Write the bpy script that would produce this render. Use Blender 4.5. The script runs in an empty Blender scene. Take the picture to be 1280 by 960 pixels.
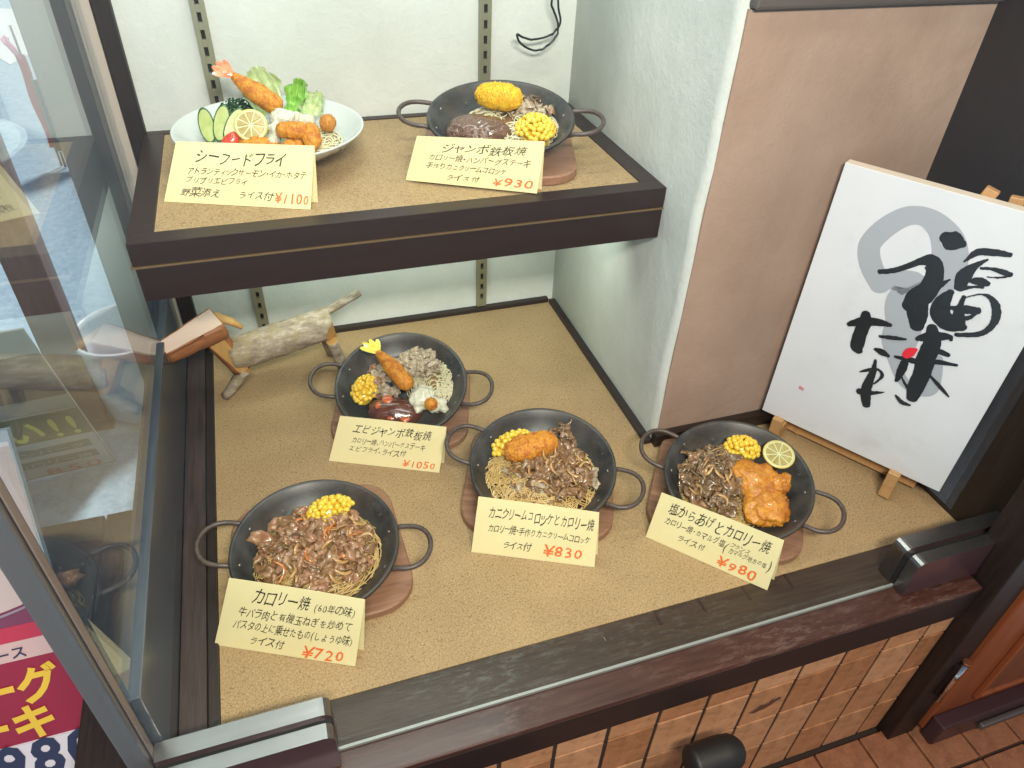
import bpy, bmesh, math, random
from mathutils import Vector, Matrix, noise
random.seed(7)
R = math.radians
scene = bpy.context.scene
COL = scene.collection

# ------------------------------------------------------------------ camera
CAM_F, YAW, PITCH, ROLL = 911.976, 0.3488, 0.6725, 0.0489
CAM_LOC = Vector((-0.563, -1.3111, 0.8788))
fw = Vector((math.sin(YAW)*math.cos(PITCH), math.cos(YAW)*math.cos(PITCH), -math.sin(PITCH)))
rt = Vector((math.cos(YAW), -math.sin(YAW), 0)); up = rt.cross(fw)
rt, up = rt*math.cos(ROLL)+up*math.sin(ROLL), -rt*math.sin(ROLL)+up*math.cos(ROLL)
cam = bpy.data.objects.new('camera', bpy.data.cameras.new('camera')); COL.objects.link(cam)
cam.matrix_world = Matrix(((rt.x, up.x, -fw.x, CAM_LOC.x), (rt.y, up.y, -fw.y, CAM_LOC.y), (rt.z, up.z, -fw.z, CAM_LOC.z), (0, 0, 0, 1)))
cam.data.sensor_width = 36; cam.data.lens = CAM_F/1280*36
cam.data.clip_start = 0.02; cam.data.clip_end = 200
scene.camera = cam

# ------------------------------------------------------------------ light
world = bpy.data.worlds.new('World'); scene.world = world; world.use_nodes = True
wn = world.node_tree
sky = wn.nodes.new('ShaderNodeTexSky'); sky.sky_type = 'NISHITA'; sky.sun_disc = False
SUN_EL, SUN_ROT = R(50), R(35)
sky.sun_elevation = SUN_EL; sky.sun_rotation = SUN_ROT; sky.air_density = 1.0; sky.dust_density = 3.0; sky.ozone_density = 1.0
wn.links.new(sky.outputs[0], wn.nodes['Background'].inputs[0]); wn.nodes['Background'].inputs[1].default_value = 0.065
def lamp(name, kind, loc, target, energy, color, **kw):
    l = bpy.data.lights.new(name, kind); l.energy = energy; l.color = color
    for k, v in kw.items(): setattr(l, k, v)
    o = bpy.data.objects.new(name, l); COL.objects.link(o); o.location = loc
    o.rotation_euler = (Vector(target)-Vector(loc)).to_track_quat('-Z', 'Y').to_euler()
    return o
sd = Vector((math.sin(SUN_ROT)*math.cos(SUN_EL), math.cos(SUN_ROT)*math.cos(SUN_EL), math.sin(SUN_EL)))
lamp('sun', 'SUN', (0, -4, 5), Vector((0, -4, 5))-sd, 4.0, (1, .96, .9), angle=R(12))
lamp('window_tube_light', 'AREA', (-0.40, -0.22, 1.50), (-0.40, -0.20, 0), 4.0, (.84, 1.0, .94), shape='RECTANGLE', size=0.58, size_y=0.10)
lamp('case_fill_light', 'AREA', (-0.25, -0.74, 1.50), (-0.25, -0.52, 0), 4.0, (1.0, .97, .90), shape='RECTANGLE', size=0.90, size_y=0.12)  # added fill to brighten the front of the case, no known tube
lamp('frontal_fill_light', 'AREA', (-0.50, -1.70, 1.36), (-0.45, -0.15, 0.10), 29.0, (1.0, .93, .82), shape='RECTANGLE', size=0.55, size_y=0.14)  # added soft fill for the frontal light on cards and floor
lamp('under_shelf_tube', 'AREA', (-0.37, -0.20, 0.345), (-0.33, 0.0, 0.13), 1.4, (.88, 1.0, .86), shape='RECTANGLE', size=0.60, size_y=0.03)
lamp('entrance_lamp', 'AREA', (0.80, -1.75, 1.45), (0.25, -0.80, -0.1), 4.0, (1.0, .68, .42), shape='DISK', size=0.16)
scene.view_settings.view_transform = 'Standard'; scene.view_settings.look = 'None'
scene.view_settings.exposure = 0.38; scene.view_settings.gamma = 1
scene.render.engine = 'CYCLES'
scene.cycles.max_bounces = 10; scene.cycles.transparent_max_bounces = 16
scene.cycles.caustics_reflective = False; scene.cycles.caustics_refractive = False

# ------------------------------------------------------------------ helpers
def tag(o, label=None, cat=None, group=None, kind=None):
    if label: o['label'] = label
    if cat: o['category'] = cat
    if group: o['group'] = group
    if kind: o['kind'] = kind
    return o
def empty(name, loc=(0, 0, 0), rz=0.0):
    o = bpy.data.objects.new(name, None); COL.objects.link(o); o.location = loc; o.rotation_euler = (0, 0, rz)
    o.empty_display_size = 0.02
    return o
def link(name, me, parent=None):
    o = bpy.data.objects.new(name, me); COL.objects.link(o)
    if parent: o.parent = parent
    return o
def obj(name, bm, mats, parent=None, smooth=False, keep=False):
    bmesh.ops.recalc_face_normals(bm, faces=bm.faces)
    me = bpy.data.meshes.new(name); bm.to_mesh(me); bm.free()
    for m in (mats if isinstance(mats, (list, tuple)) else [mats]): me.materials.append(m)
    if smooth: me.polygons.foreach_set('use_smooth', [True]*len(me.polygons))
    return link(name, me, parent)
def add_box(bm, x0, x1, y0, y1, z0, z1, bev=0.0, mi=0):
    vs = [bm.verts.new((x, y, z)) for x in (x0, x1) for y in (y0, y1) for z in (z0, z1)]
    fs = [bm.faces.new([vs[i] for i in f]) for f in ((0,1,3,2),(4,6,7,5),(0,4,5,1),(2,3,7,6),(0,2,6,4),(1,5,7,3))]
    for f in fs: f.material_index = mi
    if bev:
        es = list({e for f in fs for e in f.edges})
        bmesh.ops.bevel(bm, geom=es, offset=bev, segments=2, affect='EDGES', profile=.6)
    return vs
def box(name, x0, x1, y0, y1, z0, z1, m, parent=None, bev=0.0, **kw):
    bm = bmesh.new(); add_box(bm, x0, x1, y0, y1, z0, z1, bev)
    o = obj(name, bm, m, parent)
    return tag(o, **kw) if kw else o
def add_tube(bm, pts, rads, seg=8, caps=True, mi=0, closed=False, flat=1.0):
    pts = [Vector(p) for p in pts]; n = len(pts)
    if not isinstance(rads, (list, tuple)): rads = [rads]*n
    rings = []; prev = None
    for i, p in enumerate(pts):
        if closed: t = pts[(i+1) % n]-pts[i-1]
        else: t = pts[min(i+1, n-1)]-pts[max(i-1, 0)]
        if t.length < 1e-9: t = Vector((0, 0, 1))
        t.normalize()
        if prev is None:
            a = Vector((0, 0, 1)) if abs(t.z) < .9 else Vector((1, 0, 0))
            u = t.cross(a).normalized()
        else:
            u = (prev-t*prev.dot(t)).normalized()
        prev = u; w = t.cross(u)
        rings.append([bm.verts.new(p+(u*math.cos(a)+w*math.sin(a)*flat)*rads[i]) for a in [2*math.pi*k/seg for k in range(seg)]])
    rng = range(n) if closed else range(n-1)
    for i in rng:
        A, B = rings[i], rings[(i+1) % n]
        for k in range(seg):
            f = bm.faces.new((A[k], A[(k+1) % seg], B[(k+1) % seg], B[k])); f.material_index = mi; f.smooth = True
    if caps and not closed:
        f = bm.faces.new(rings[0][::-1]); f.material_index = mi
        f = bm.faces.new(rings[-1]); f.material_index = mi
    return rings
def add_lathe(bm, prof, seg=48, sx=1.0, sy=1.0, wob=None):
    rings = []
    for r, z in prof:
        if r < 1e-6: rings.append([bm.verts.new((0, 0, z))]); continue
        rings.append([bm.verts.new((r*math.cos(a)*sx, r*math.sin(a)*sy, z)) for a in [2*math.pi*k/seg for k in range(seg)]])
    for A, B in zip(rings, rings[1:]):
        for k in range(seg):
            k2 = (k+1) % seg
            if len(A) == 1: bm.faces.new((A[0], B[k2], B[k]))
            elif len(B) == 1: bm.faces.new((A[k], A[k2], B[0]))
            else: bm.faces.new((A[k], A[k2], B[k2], B[k]))
def nz(v, s, seed=0.0):
    return noise.noise(Vector(v)*s+Vector((seed*7.13, seed*3.7, seed*1.9)))
def fbm(v, s, seed=0.0, o=4):
    return noise.fractal(Vector(v)*s+Vector((seed*7.13, seed*3.7, seed*1.9)), 1.0, 2.0, o)

# ------------------------------------------------------------------ materials
def mat(name, base, rough=.5, metal=0.0, spec=.5, coat=0.0, sss=0.0, trans=0.0):
    m = bpy.data.materials.new(name); m.use_nodes = True
    b = m.node_tree.nodes['Principled BSDF']
    b.inputs['Base Color'].default_value = (*base, 1); b.inputs['Roughness'].default_value = rough
    b.inputs['Metallic'].default_value = metal; b.inputs['Specular IOR Level'].default_value = spec
    b.inputs['Coat Weight'].default_value = coat; b.inputs['Coat Roughness'].default_value = .12
    if sss:
        b.inputs['Subsurface Weight'].default_value = sss; b.inputs['Subsurface Radius'].default_value = (.004, .002, .001); b.inputs['Subsurface Scale'].default_value = 1.0
    if trans: b.inputs['Transmission Weight'].default_value = trans
    return m
class N:
    """small node-graph writer"""
    def __init__(s, m):
        s.m = m; s.t = m.node_tree; s.b = s.t.nodes['Principled BSDF']; s.co = s.t.nodes.new('ShaderNodeTexCoord').outputs['Object']
    def new(s, k, **kw):
        n = s.t.nodes.new(k)
        for a, v in kw.items(): setattr(n, a, v)
        return n
    def link(s, a, b): s.t.links.new(a, b)
    def mapping(s, scale=(1,1,1), rot=(0,0,0), src=None):
        n = s.new('ShaderNodeMapping'); n.inputs['Scale'].default_value = scale; n.inputs['Rotation'].default_value = rot
        s.link(src or s.co, n.inputs['Vector']); return n.outputs[0]
    def noise(s, scale, detail=4, rough=.55, vec=None, dist=0.0):
        n = s.new('ShaderNodeTexNoise'); n.inputs['Scale'].default_value = scale; n.inputs['Detail'].default_value = detail
        n.inputs['Roughness'].default_value = rough; n.inputs['Distortion'].default_value = dist
        s.link(vec or s.co, n.inputs['Vector']); return n.outputs['Fac']
    def voro(s, scale, vec=None, feature='F1', out='Distance'):
        n = s.new('ShaderNodeTexVoronoi'); n.feature = feature; n.inputs['Scale'].default_value = scale
        s.link(vec or s.co, n.inputs['Vector']); return n.outputs[out]
    def ramp(s, fac, stops):
        n = s.new('ShaderNodeValToRGB'); s.link(fac, n.inputs[0]); e = n.color_ramp.elements
        while len(e) < len(stops): e.new(.5)
        for q, (p, c) in zip(e, stops):
            q.position = p; q.color = (*c, 1) if isinstance(c, (tuple, list)) else (c, c, c, 1)
        return n.outputs[0]
    def mix(s, fac, a, b, mode='MIX'):
        n = s.new('ShaderNodeMix', data_type='RGBA', blend_type=mode)
        for sock, v in ((n.inputs[0], fac), (n.inputs[6], a), (n.inputs[7], b)):
            if hasattr(v, 'is_linked') or hasattr(v, 'links'): s.link(v, sock)
            elif isinstance(v, (tuple, list)): sock.default_value = (*v, 1)
            else: sock.default_value = v
        return n.outputs[2]
    def bump(s, h, strength=.4, dist=.001, prev=None):
        n = s.new('ShaderNodeBump'); n.inputs['Strength'].default_value = strength; n.inputs['Distance'].default_value = dist
        s.link(h, n.inputs['Height'])
        if prev: s.link(prev, n.inputs['Normal'])
        s.link(n.outputs[0], s.b.inputs['Normal']); return n.outputs[0]
    def color(s, c): s.link(c, s.b.inputs['Base Color'])
    def rough(s, c): s.link(c, s.b.inputs['Roughness'])

def m_board():
    m = mat('particle_board', (.5,.36,.18), .62, spec=.35); g = N(m)
    fib = g.noise(330, 3, .6, g.mapping((1, 1.7, 1), (0, 0, .5)))
    fib2 = g.noise(260, 3, .6, g.mapping((1.9, 1, 1), (0, 0, -.6)))
    c1 = g.ramp(fib, [(.33, (.27,.165,.066)), (.46, (.46,.33,.155)), (.62, (.55,.41,.21)), (.75, (.72,.57,.34))])
    c2 = g.ramp(fib2, [(.34, (.30,.19,.08)), (.5, (.47,.34,.16)), (.72, (.66,.52,.30))])
    c = g.mix(.5, c1, c2)
    c = g.mix(g.ramp(g.noise(150, 4, .7, g.mapping((1, 2.2, 1), (0, 0, 1.1))), [(.58, 0.0), (.66, .8)]), c, (.20, .12, .05))
    c = g.mix(g.ramp(g.noise(170, 4, .7, g.mapping((2.2, 1, 1), (0, 0, .3))), [(.62, 0.0), (.70, .6)]), c, (.78, .64, .40))
    blot = g.ramp(g.noise(5, 4, .6), [(.3, (.84,.80,.74)), (.7, (1.05,1.03,1.0))])
    c = g.mix(1.0, c, blot, 'MULTIPLY')
    c = g.mix(g.ramp(g.noise(2.6, 5, .7, None, .6), [(.50, 0.0), (.72, .5)]), c, (.34, .235, .105))
    c = g.mix(1.0, c, (.80, .785, .86), 'MULTIPLY')
    sp = g.ramp(g.voro(95), [(0.0, 0.0), (.10, 0.0), (.13, 1.0)])
    c = g.mix(.35, c, g.mix(1.0, c, sp, 'MULTIPLY'))
    g.color(c); g.bump(fib, .25, .0006)
    return m
def m_plaster(name, base, blot, amp=.55):
    m = mat(name, base, .85, spec=.2); g = N(m)
    n1 = g.noise(7, 7, .68, g.mapping((1, 1, .8), (.3, .2, 0)), .15); n2 = g.noise(90, 6, .72)
    c = g.mix(g.ramp(n1, [(.35, 0.0), (.65, 1.0)]), base, blot)
    c = g.mix(g.ramp(g.noise(2.3, 3), [(.4, 0.0), (.7, .8)]), c, tuple(x*.80 for x in base))
    marks = g.ramp(g.noise(30, 6, .75, g.mapping((1, 1, .35))), [(.64, 0.0), (.76, .45)])
    c = g.mix(marks, c, (.33, .30, .27))
    g.color(c)
    b = g.bump(n1, amp, .006); g.bump(n2, .6, .0016, b)
    return m
def m_wood(name, dark, light, rough=.4, axis='x', scale=1.0, coat=0.0, worn=None, bump=.3):
    m = mat(name, dark, rough, spec=.4, coat=coat); g = N(m)
    sc = {'x': (1.5, 22, 22), 'y': (22, 1.5, 22), 'z': (22, 22, 1.5)}[axis]
    v = g.mapping(tuple(a*scale for a in sc))
    n = g.noise(7, 6, .62, v, .4); n2 = g.noise(2.2, 4, .6, g.mapping(tuple(a*scale*.4 for a in sc)))
    c = g.ramp(n, [(.3, dark), (.7, light)])
    c = g.mix(g.ramp(n2, [(.35, 0.0), (.7, .6)]), c, tuple((a+b)*.5 for a, b in zip(dark, light)))
    if worn:
        w = g.ramp(g.noise(120, 7, .8, g.mapping((.28, 1, 1))), [(.50, 0.0), (.62, .75)])
        big = g.ramp(g.noise(3.0, 2), [(.42, 0.0), (.58, 1.0)])
        w = g.mix(1.0, w, big, 'MULTIPLY')
        c = g.mix(w, c, worn)
        g.rough(g.mix(w, (rough,)*3, (.22,)*3))
    g.color(c); g.bump(n, bump, .0012)
    return m
def m_food(name, a, b, rough=.45, scale=120, bump=.6, dist=.0012, coat=0.0, sss=.15, c=None, lo=.35, hi=.65):
    m = mat(name, a, rough, coat=coat, sss=sss); g = N(m)
    n = g.noise(scale, 5, .65); n2 = g.noise(scale*.28, 3, .6)
    col = g.mix(g.ramp(n, [(lo, 0.0), (hi, 1.0)]), a, b)
    if c: col = g.mix(g.ramp(n2, [(.45, 0.0), (.62, .85)]), col, c)
    g.color(col); g.bump(n, bump, dist)
    return m
def m_glass(name, ior, tint=(1, 1, 1), boost=1.0, haze=0.0, hc=(.8, .9, 1)):
    m = bpy.data.materials.new(name); m.use_nodes = True; t = m.node_tree; t.nodes.clear()
    out = t.nodes.new('ShaderNodeOutputMaterial'); tr = t.nodes.new('ShaderNodeBsdfTransparent'); gl = t.nodes.new('ShaderNodeBsdfGlossy')
    mx = t.nodes.new('ShaderNodeMixShader')
    # Schlick reflectance of a thin pane, the same from both sides
    ge = t.nodes.new('ShaderNodeNewGeometry'); dt = t.nodes.new('ShaderNodeVectorMath'); dt.operation = 'DOT_PRODUCT'
    t.links.new(ge.outputs['Incoming'], dt.inputs[0]); t.links.new(ge.outputs['Normal'], dt.inputs[1])
    def mth(op, a, b=None):
        n = t.nodes.new('ShaderNodeMath'); n.operation = op
        for k, v in enumerate((a, b)):
            if v is None: continue
            if isinstance(v, (int, float)): n.inputs[k].default_value = v
            else: t.links.new(v, n.inputs[k])
        return n.outputs[0]
    f0 = ((ior-1)/(ior+1))**2
    sch = mth('ADD', mth('MULTIPLY', mth('POWER', mth('SUBTRACT', 1.0, mth('ABSOLUTE', dt.outputs['Value'])), 5.0), 1-f0), f0)
    mu = t.nodes.new('ShaderNodeMath'); mu.operation = 'MULTIPLY'; mu.inputs[1].default_value = boost; mu.use_clamp = True
    tr.inputs[0].default_value = (*tint, 1); gl.inputs['Roughness'].default_value = 0.0; gl.inputs['Color'].default_value = (.95, .98, 1, 1)
    t.links.new(sch, mu.inputs[0]); t.links.new(mu.outputs[0], mx.inputs[0])
    t.links.new(tr.outputs[0], mx.inputs[1]); t.links.new(gl.outputs[0], mx.inputs[2])
    if haze:
        df = t.nodes.new('ShaderNodeBsdfDiffuse'); df.inputs[0].default_value = (*hc, 1); m2 = t.nodes.new('ShaderNodeMixShader')
        tc = t.nodes.new('ShaderNodeTexCoord'); n = t.nodes.new('ShaderNodeTexNoise'); n.inputs['Scale'].default_value = 6; n.inputs['Detail'].default_value = 5
        mp = t.nodes.new('ShaderNodeMath'); mp.operation = 'MULTIPLY'; mp.inputs[1].default_value = haze*2
        t.links.new(tc.outputs['Object'], n.inputs['Vector']); t.links.new(n.outputs['Fac'], mp.inputs[0]); t.links.new(mp.outputs[0], m2.inputs[0])
        t.links.new(mx.outputs[0], m2.inputs[1]); t.links.new(df.outputs[0], m2.inputs[2]); t.links.new(m2.outputs[0], out.inputs[0])
    else: t.links.new(mx.outputs[0], out.inputs[0])
    return m

BOARD = m_board()
PLAST = m_plaster('white_plaster', (.57, .60, .56), (.66, .68, .645))
BEIGE = m_plaster('warm_lit_plaster', (.35, .235, .175), (.44, .31, .24), .5)  # niche plaster with the warm lamp light put into its colour
DKX = m_wood('dark_wood_along_x', (.013, .008, .006), (.034, .022, .018), .45, 'x')
DKY = m_wood('dark_wood_along_y', (.013, .008, .006), (.034, .022, .018), .45, 'y')
DKZ = m_wood('dark_wood_upright', (.008, .005, .004), (.026, .015, .011), .5, 'z')
SHELFW = m_wood('shelf_dark_laminate', (.016, .007, .005), (.030, .014, .010), .38, 'x', bump=.08)
SIDEW = m_wood('left_weathered_wood', (.022, .014, .013), (.075, .052, .048), .5, 'y', bump=.6)
SILLB = m_wood('left_blue_grey_sill', (.040, .046, .055), (.080, .092, .108), .25, 'y', coat=.3, bump=.15)
LEDGE_IN = m_wood('inner_ledge_wood', (.020, .012, .008), (.056, .036, .023), .42, 'x', worn=(.095, .088, .078))
LEDGE_OUT = m_wood('outer_ledge_wood', (.026, .009, .006), (.075, .030, .021), .4, 'x', worn=(.15, .095, .08), coat=.1)
LEDGE_F = m_wood('ledge_front_wood', (.010, .005, .004), (.024, .011, .009), .5, 'x')
DOORM = m_wood('orange_brown_door_wood', (.20, .052, .018), (.30, .085, .030), .4, 'z', .5, bump=.1)
PALE = m_wood('pale_easel_wood', (.42, .22, .085), (.55, .32, .14), .5, 'z', bump=.12)
ALU = mat('brushed_aluminium', (.26, .245, .24), .34, 1.0)
ALUD = mat('dull_window_metal', (.21, .19, .185), .45, .8)
OLIVE = mat('olive_standard_metal', (.30, .29, .20), .4, .6)
BLACK = mat('black_void', (.008, .008, .008), .7)
RUBBER = mat('black_cable_rubber', (.010, .012, .012), .3)
GREYP = mat('grey_beige_paint', (.30, .27, .24), .6)
BEIGEP = mat('beige_frame_paint', (.42, .36, .30), .5)
BRASS = mat('thin_brass_strip', (.30, .19, .09), .35, .7)
PLUM = mat('plum_brown_fitting_face', (.085, .045, .052), .28, .35, coat=.3)
COPPER = mat('copper_screw', (.45, .20, .11), .35, .9)
CHROME = mat('chrome', (.75, .7, .68), .12, 1.0)
FGLASS = m_glass('front_pane_glass', 1.45, (.985, .995, .99), .30, .0)
SGLASS = m_glass('side_pane_glass', 1.52, (.97, .99, 1.0), 1.0, .015, (.55, .75, 1.0))
POSTB = mat('post_bead_brown', (.22, .16, .14), .45, .3)
PAPER = mat('yellow_card_paper', (.86, .79, .48), .7, spec=.2)
g = N(PAPER); g.color(g.mix(g.ramp(g.noise(14, 3), [(.3, 0.0), (.8, 1.0)]), (.80, .72, .40), (.75, .66, .35))); g.bump(g.noise(900, 2), .1, .0002)
INK = mat('black_marker_ink', (.018, .018, .016), .55)
ORANGE = mat('orange_marker_ink', (.80, .16, .035), .55)
CANVAS = mat('white_canvas', (.70, .71, .74), .75, spec=.2)
g = N(CANVAS); g.bump(g.noise(700, 2), .25, .0004); g.color(g.mix(g.ramp(g.noise(9, 7, .75), [(.55, 0.0), (.8, .6)]), g.mix(g.ramp(g.noise(5, 4), [(.4, 0.0), (.8, 1.0)]), (.69, .70, .73), (.62, .63, .66)), (.50, .49, .48)))
CEDGE = mat('canvas_side_cream', (.74, .64, .52), .7)
INKB = mat('brush_ink_black', (.010, .010, .011), .45)
g = N(INKB); g.color(g.mix(g.ramp(g.noise(60, 7, .8, g.mapping((3.5, 1, .7), (0, R(35), 0))), [(.64, 0.0), (.70, .75)]), (.008, .008, .009), (.42, .42, .44)))
INKG = mat('pale_ink_grey', (.37, .39, .43), .7)
INKR = mat('red_ink', (.75, .015, .035), .5)

def m_iron():
    m = mat('black_iron_pan', (.030, .036, .040), .36, .0, spec=.5); g = N(m)
    n = g.noise(26, 5, .6); c = g.mix(g.ramp(n, [(.35, 0.0), (.7, 1.0)]), (.018, .020, .021), (.066, .066, .064)); c = g.mix(g.ramp(g.noise(9, 6, .7), [(.48, 0.0), (.66, .7)]), c, (.075, .058, .045)); sc_ = g.ramp(g.noise(90, 4, .6, g.mapping((.12, 1.6, 1), (0, 0, .7))), [(.66, 0.0), (.70, .5)]); g.color(g.mix(sc_, c, (.16, .16, .155)))
    g.rough(g.ramp(g.noise(14, 4), [(.3, .28), (.7, .48)])); g.bump(g.noise(260, 3), .18, .0004)
    return m
IRON = m_iron()
HANDLE = m_food('rusty_brown_handle_iron', (.055, .040, .035), (.095, .068, .055), .42, 150, .3, .0004, sss=0)
TRIVET = m_wood('reddish_trivet_wood', (.20, .095, .055), (.33, .185, .115), .45, 'x', 1.2, bump=.15)
RIVET = mat('pan_rivet_steel', (.20, .20, .19), .4, .8)
CERAMIC = mat('white_ceramic', (.56, .60, .59), .16, coat=.4)
PASTA = m_food('spaghetti_strand', (.50, .32, .11), (.64, .45, .19), .32, 60, .1, .0003, coat=.3, sss=.3)
COREM = m_food('shadowed_noodle_core', (.22, .13, .045), (.40, .26, .10), .4, 300, 1.0, .003, sss=0)  # darker brown so the gaps between strands read as shade
PASTAW = m_food('pale_noodle', (.62, .56, .36), (.70, .64, .44), .3, 60, .1, .0003, coat=.3, sss=.3)
BEEF = m_food('brown_beef', (.15, .072, .028), (.36, .215, .105), .3, 170, .9, .0014, coat=.5, sss=0, c=(.24, .125, .058))
BEEFP = m_food('pinkish_beef', (.22, .100, .045), (.44, .265, .145), .3, 170, .9, .0014, coat=.5, sss=0, c=(.31, .150, .085))
BEEFG = m_food('greyish_beef', (.27, .20, .13), (.52, .43, .31), .34, 140, 1.0, .002, coat=.4, sss=0)
BEEFD = m_food('dark_shiny_onion', (.10, .058, .028), (.27, .175, .095), .2, 90, .6, .001, coat=.6, sss=.2)
ONION = m_food('cooked_onion', (.44, .25, .09), (.56, .36, .16), .25, 60, .2, .0006, coat=.5, sss=.4)
CARROT = m_food('cooked_carrot_strip', (.46, .15, .035), (.52, .20, .06), .25, 60, .2, .0006, coat=.5, sss=.3)
CORN = m_food('corn_kernel_yellow', (.80, .50, .035), (.86, .62, .08), .25, 70, .15, .0004, coat=.5, sss=.4)
FRY = m_food('golden_fried_crumb', (.52, .17, .010), (.72, .34, .03), .55, 330, 1.0, .0016, sss=0, c=(.42, .115, .008))
FRYY = m_food('yellow_fried_crumb', (.72, .40, .010), (.82, .54, .03), .5, 330, 1.0, .0016, sss=0, c=(.66, .34, .012))
CHICK = m_food('fried_chicken_crust', (.50, .175, .012), (.68, .31, .035), .32, 110, 1.0, .003, coat=.4, sss=0, c=(.36, .10, .008))
BALLF = m_food('brown_fried_ball', (.36, .13, .016), (.60, .27, .04), .5, 300, 1.0, .0014, sss=.1)
PATTY = m_food('hamburger_patty', (.095, .038, .020), (.17, .080, .045), .12, 260, 1.0, .003, coat=1.0, sss=0)
SAUCE = m_food('glossy_brown_sauce', (.075, .020, .012), (.13, .045, .025), .1, 90, .8, .002, coat=1.0, sss=.1)
REDS = m_food('orange_red_sauce_slice', (.42, .085, .028), (.55, .16, .06), .18, 60, .4, .001, coat=.8, sss=.3)
MAYO = m_food('white_tartar_sauce', (.56, .56, .42), (.66, .65, .52), .2, 150, 1.0, .003, coat=.6, sss=.1)
TAILY = m_food('yellow_shrimp_tail', (.80, .62, .06), (.85, .72, .16), .25, 70, .3, .0006, coat=.6, sss=.4)
TAILR = m_food('red_shrimp_tail', (.72, .12, .045), (.80, .30, .14), .25, 50, .3, .0006, coat=.6, sss=.4)
CUKE = m_food('cucumber_flesh', (.36, .44, .14), (.48, .54, .22), .25, 60, .2, .0004, coat=.5, sss=.5)
CUKES = m_food('cucumber_skin', (.030, .085, .018), (.05, .13, .03), .3, 90, .2, .0004, coat=.4)
PARS = m_food('dark_parsley', (.012, .048, .014), (.025, .085, .022), .5, 160, .5, .001, sss=0)
LETT = m_food('pale_lettuce', (.48, .62, .28), (.64, .74, .46), .35, 50, .5, .0015, coat=.2, sss=.4)
LEAFG = m_food('green_lettuce_leaf', (.16, .42, .055), (.30, .58, .12), .35, 50, .5, .0015, coat=.2, sss=.3)
TOM = m_food('tomato_red', (.60, .045, .025), (.70, .10, .05), .2, 60, .2, .0005, coat=.6, sss=.3)
LEMR = mat('lemon_rind', (.66, .56, .19), .3, coat=.4); LEMP = mat('lemon_pith', (.60, .60, .36), .4, sss=.3)
LEMS = m_food('lemon_segment', (.34, .28, .085), (.46, .39, .14), .18, 110, .4, .0006, coat=.6, sss=.3)
LEMO = m_food('lemon_segment_warm', (.34, .26, .07), (.46, .36, .13), .18, 110, .4, .0006, coat=.6, sss=.3)
def m_bark():
    m = mat('grey_tree_bark', (.2, .17, .13), .8); g = N(m)
    n = g.noise(80, 7, .72, g.mapping((.45, 1, 1), (0, 0, .1))); n2 = g.noise(28, 4, .7)
    c = g.ramp(n, [(.3, (.13, .095, .062)), (.5, (.32, .26, .19)), (.68, (.52, .46, .37))])
    g.color(g.mix(g.ramp(n2, [(.52, 0.0), (.6, .7)]), c, (.30, .24, .12))); g.bump(n, .8, .0022)
    return m
BARK = m_bark()
CUTW = m_wood('ochre_cut_wood', (.36, .19, .055), (.50, .30, .10), .6, 'z', .6, bump=.15)
CUTP = m_wood('pinkish_cut_wood', (.62, .46, .36), (.70, .54, .44), .6, 'x', .6, bump=.1)
REDB = m_wood('reddish_peeled_wood', (.20, .070, .028), (.36, .15, .055), .5, 'x', .8, bump=.3)
def m_tile(name, k, warm):
    m = mat(name, warm, .55, spec=.35); g = N(m)
    v = g.mapping((1, 1, 1)); 
    n = g.noise(16+k, 5, .65, v, 1.2); n2 = g.noise(70, 5, .7)
    c = g.ramp(n, [(.28, tuple(a*.55 for a in warm)), (.48, warm), (.72, tuple(min(1, a*1.22+.02) for a in warm))])
    c = g.mix(g.ramp(n2, [(.56, 0.0), (.72, .55)]), c, tuple(a*.45 for a in warm))
    g.color(c); g.bump(n, .35, .002)
    return m
TILES = [m_tile('terracotta_tile_%s' % w, k*3, c) for k, (w, c) in enumerate([('amber', (.42, .195, .088)), ('sand', (.47, .235, .115)), ('brown', (.35, .15, .063))])]
GROUT = mat('dark_grout', (.028, .016, .012), .9)
FTILE = m_food('rough_floor_tile', (.20, .078, .038), (.30, .125, .060), .6, 55, .7, .003, sss=0)
# ------------------------------------------------------------------ setting: ground, street side
def m_asphalt():
    m = mat('blue_grey_asphalt', (.22, .27, .31), .8); g = N(m)
    n = g.noise(40, 6, .75); g.color(g.ramp(n, [(.35, (.27, .39, .49)), (.65, (.43, .57, .67))])); g.bump(n, .5, .004)
    return m
ASPH = m_asphalt()
bm = bmesh.new()
vs = [bm.verts.new(p) for p in ((-60, -60, -.46), (60, -60, -.46), (60, 60, -.46), (-60, 60, -.46))]; bm.faces.new(vs)
tag(obj('ground', bm, ASPH), kind='structure')
WHITE = mat('white_road_paint', (.78, .80, .80), .6)
bm = bmesh.new()
vs = [bm.verts.new(p) for p in ((-2.10, 4.30, -.456), (-1.92, 3.96, -.456), (-1.78, 4.45, -.456), (-2.04, 5.45, -.456), (-2.6, 5.6, -.456))]; bm.faces.new(vs)
tag(obj('road_marking', bm, WHITE), kind='structure')

# ------------------------------------------------------------------ walls of the window case
XL, D = -0.7285, 0.811
CEIL = 1.54
tag(box('back_wall', -.742, .0, 0, .12, -.1, CEIL, PLAST), 'pale green-white plaster wall at the back of the display behind the shelf', 'wall')
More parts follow.
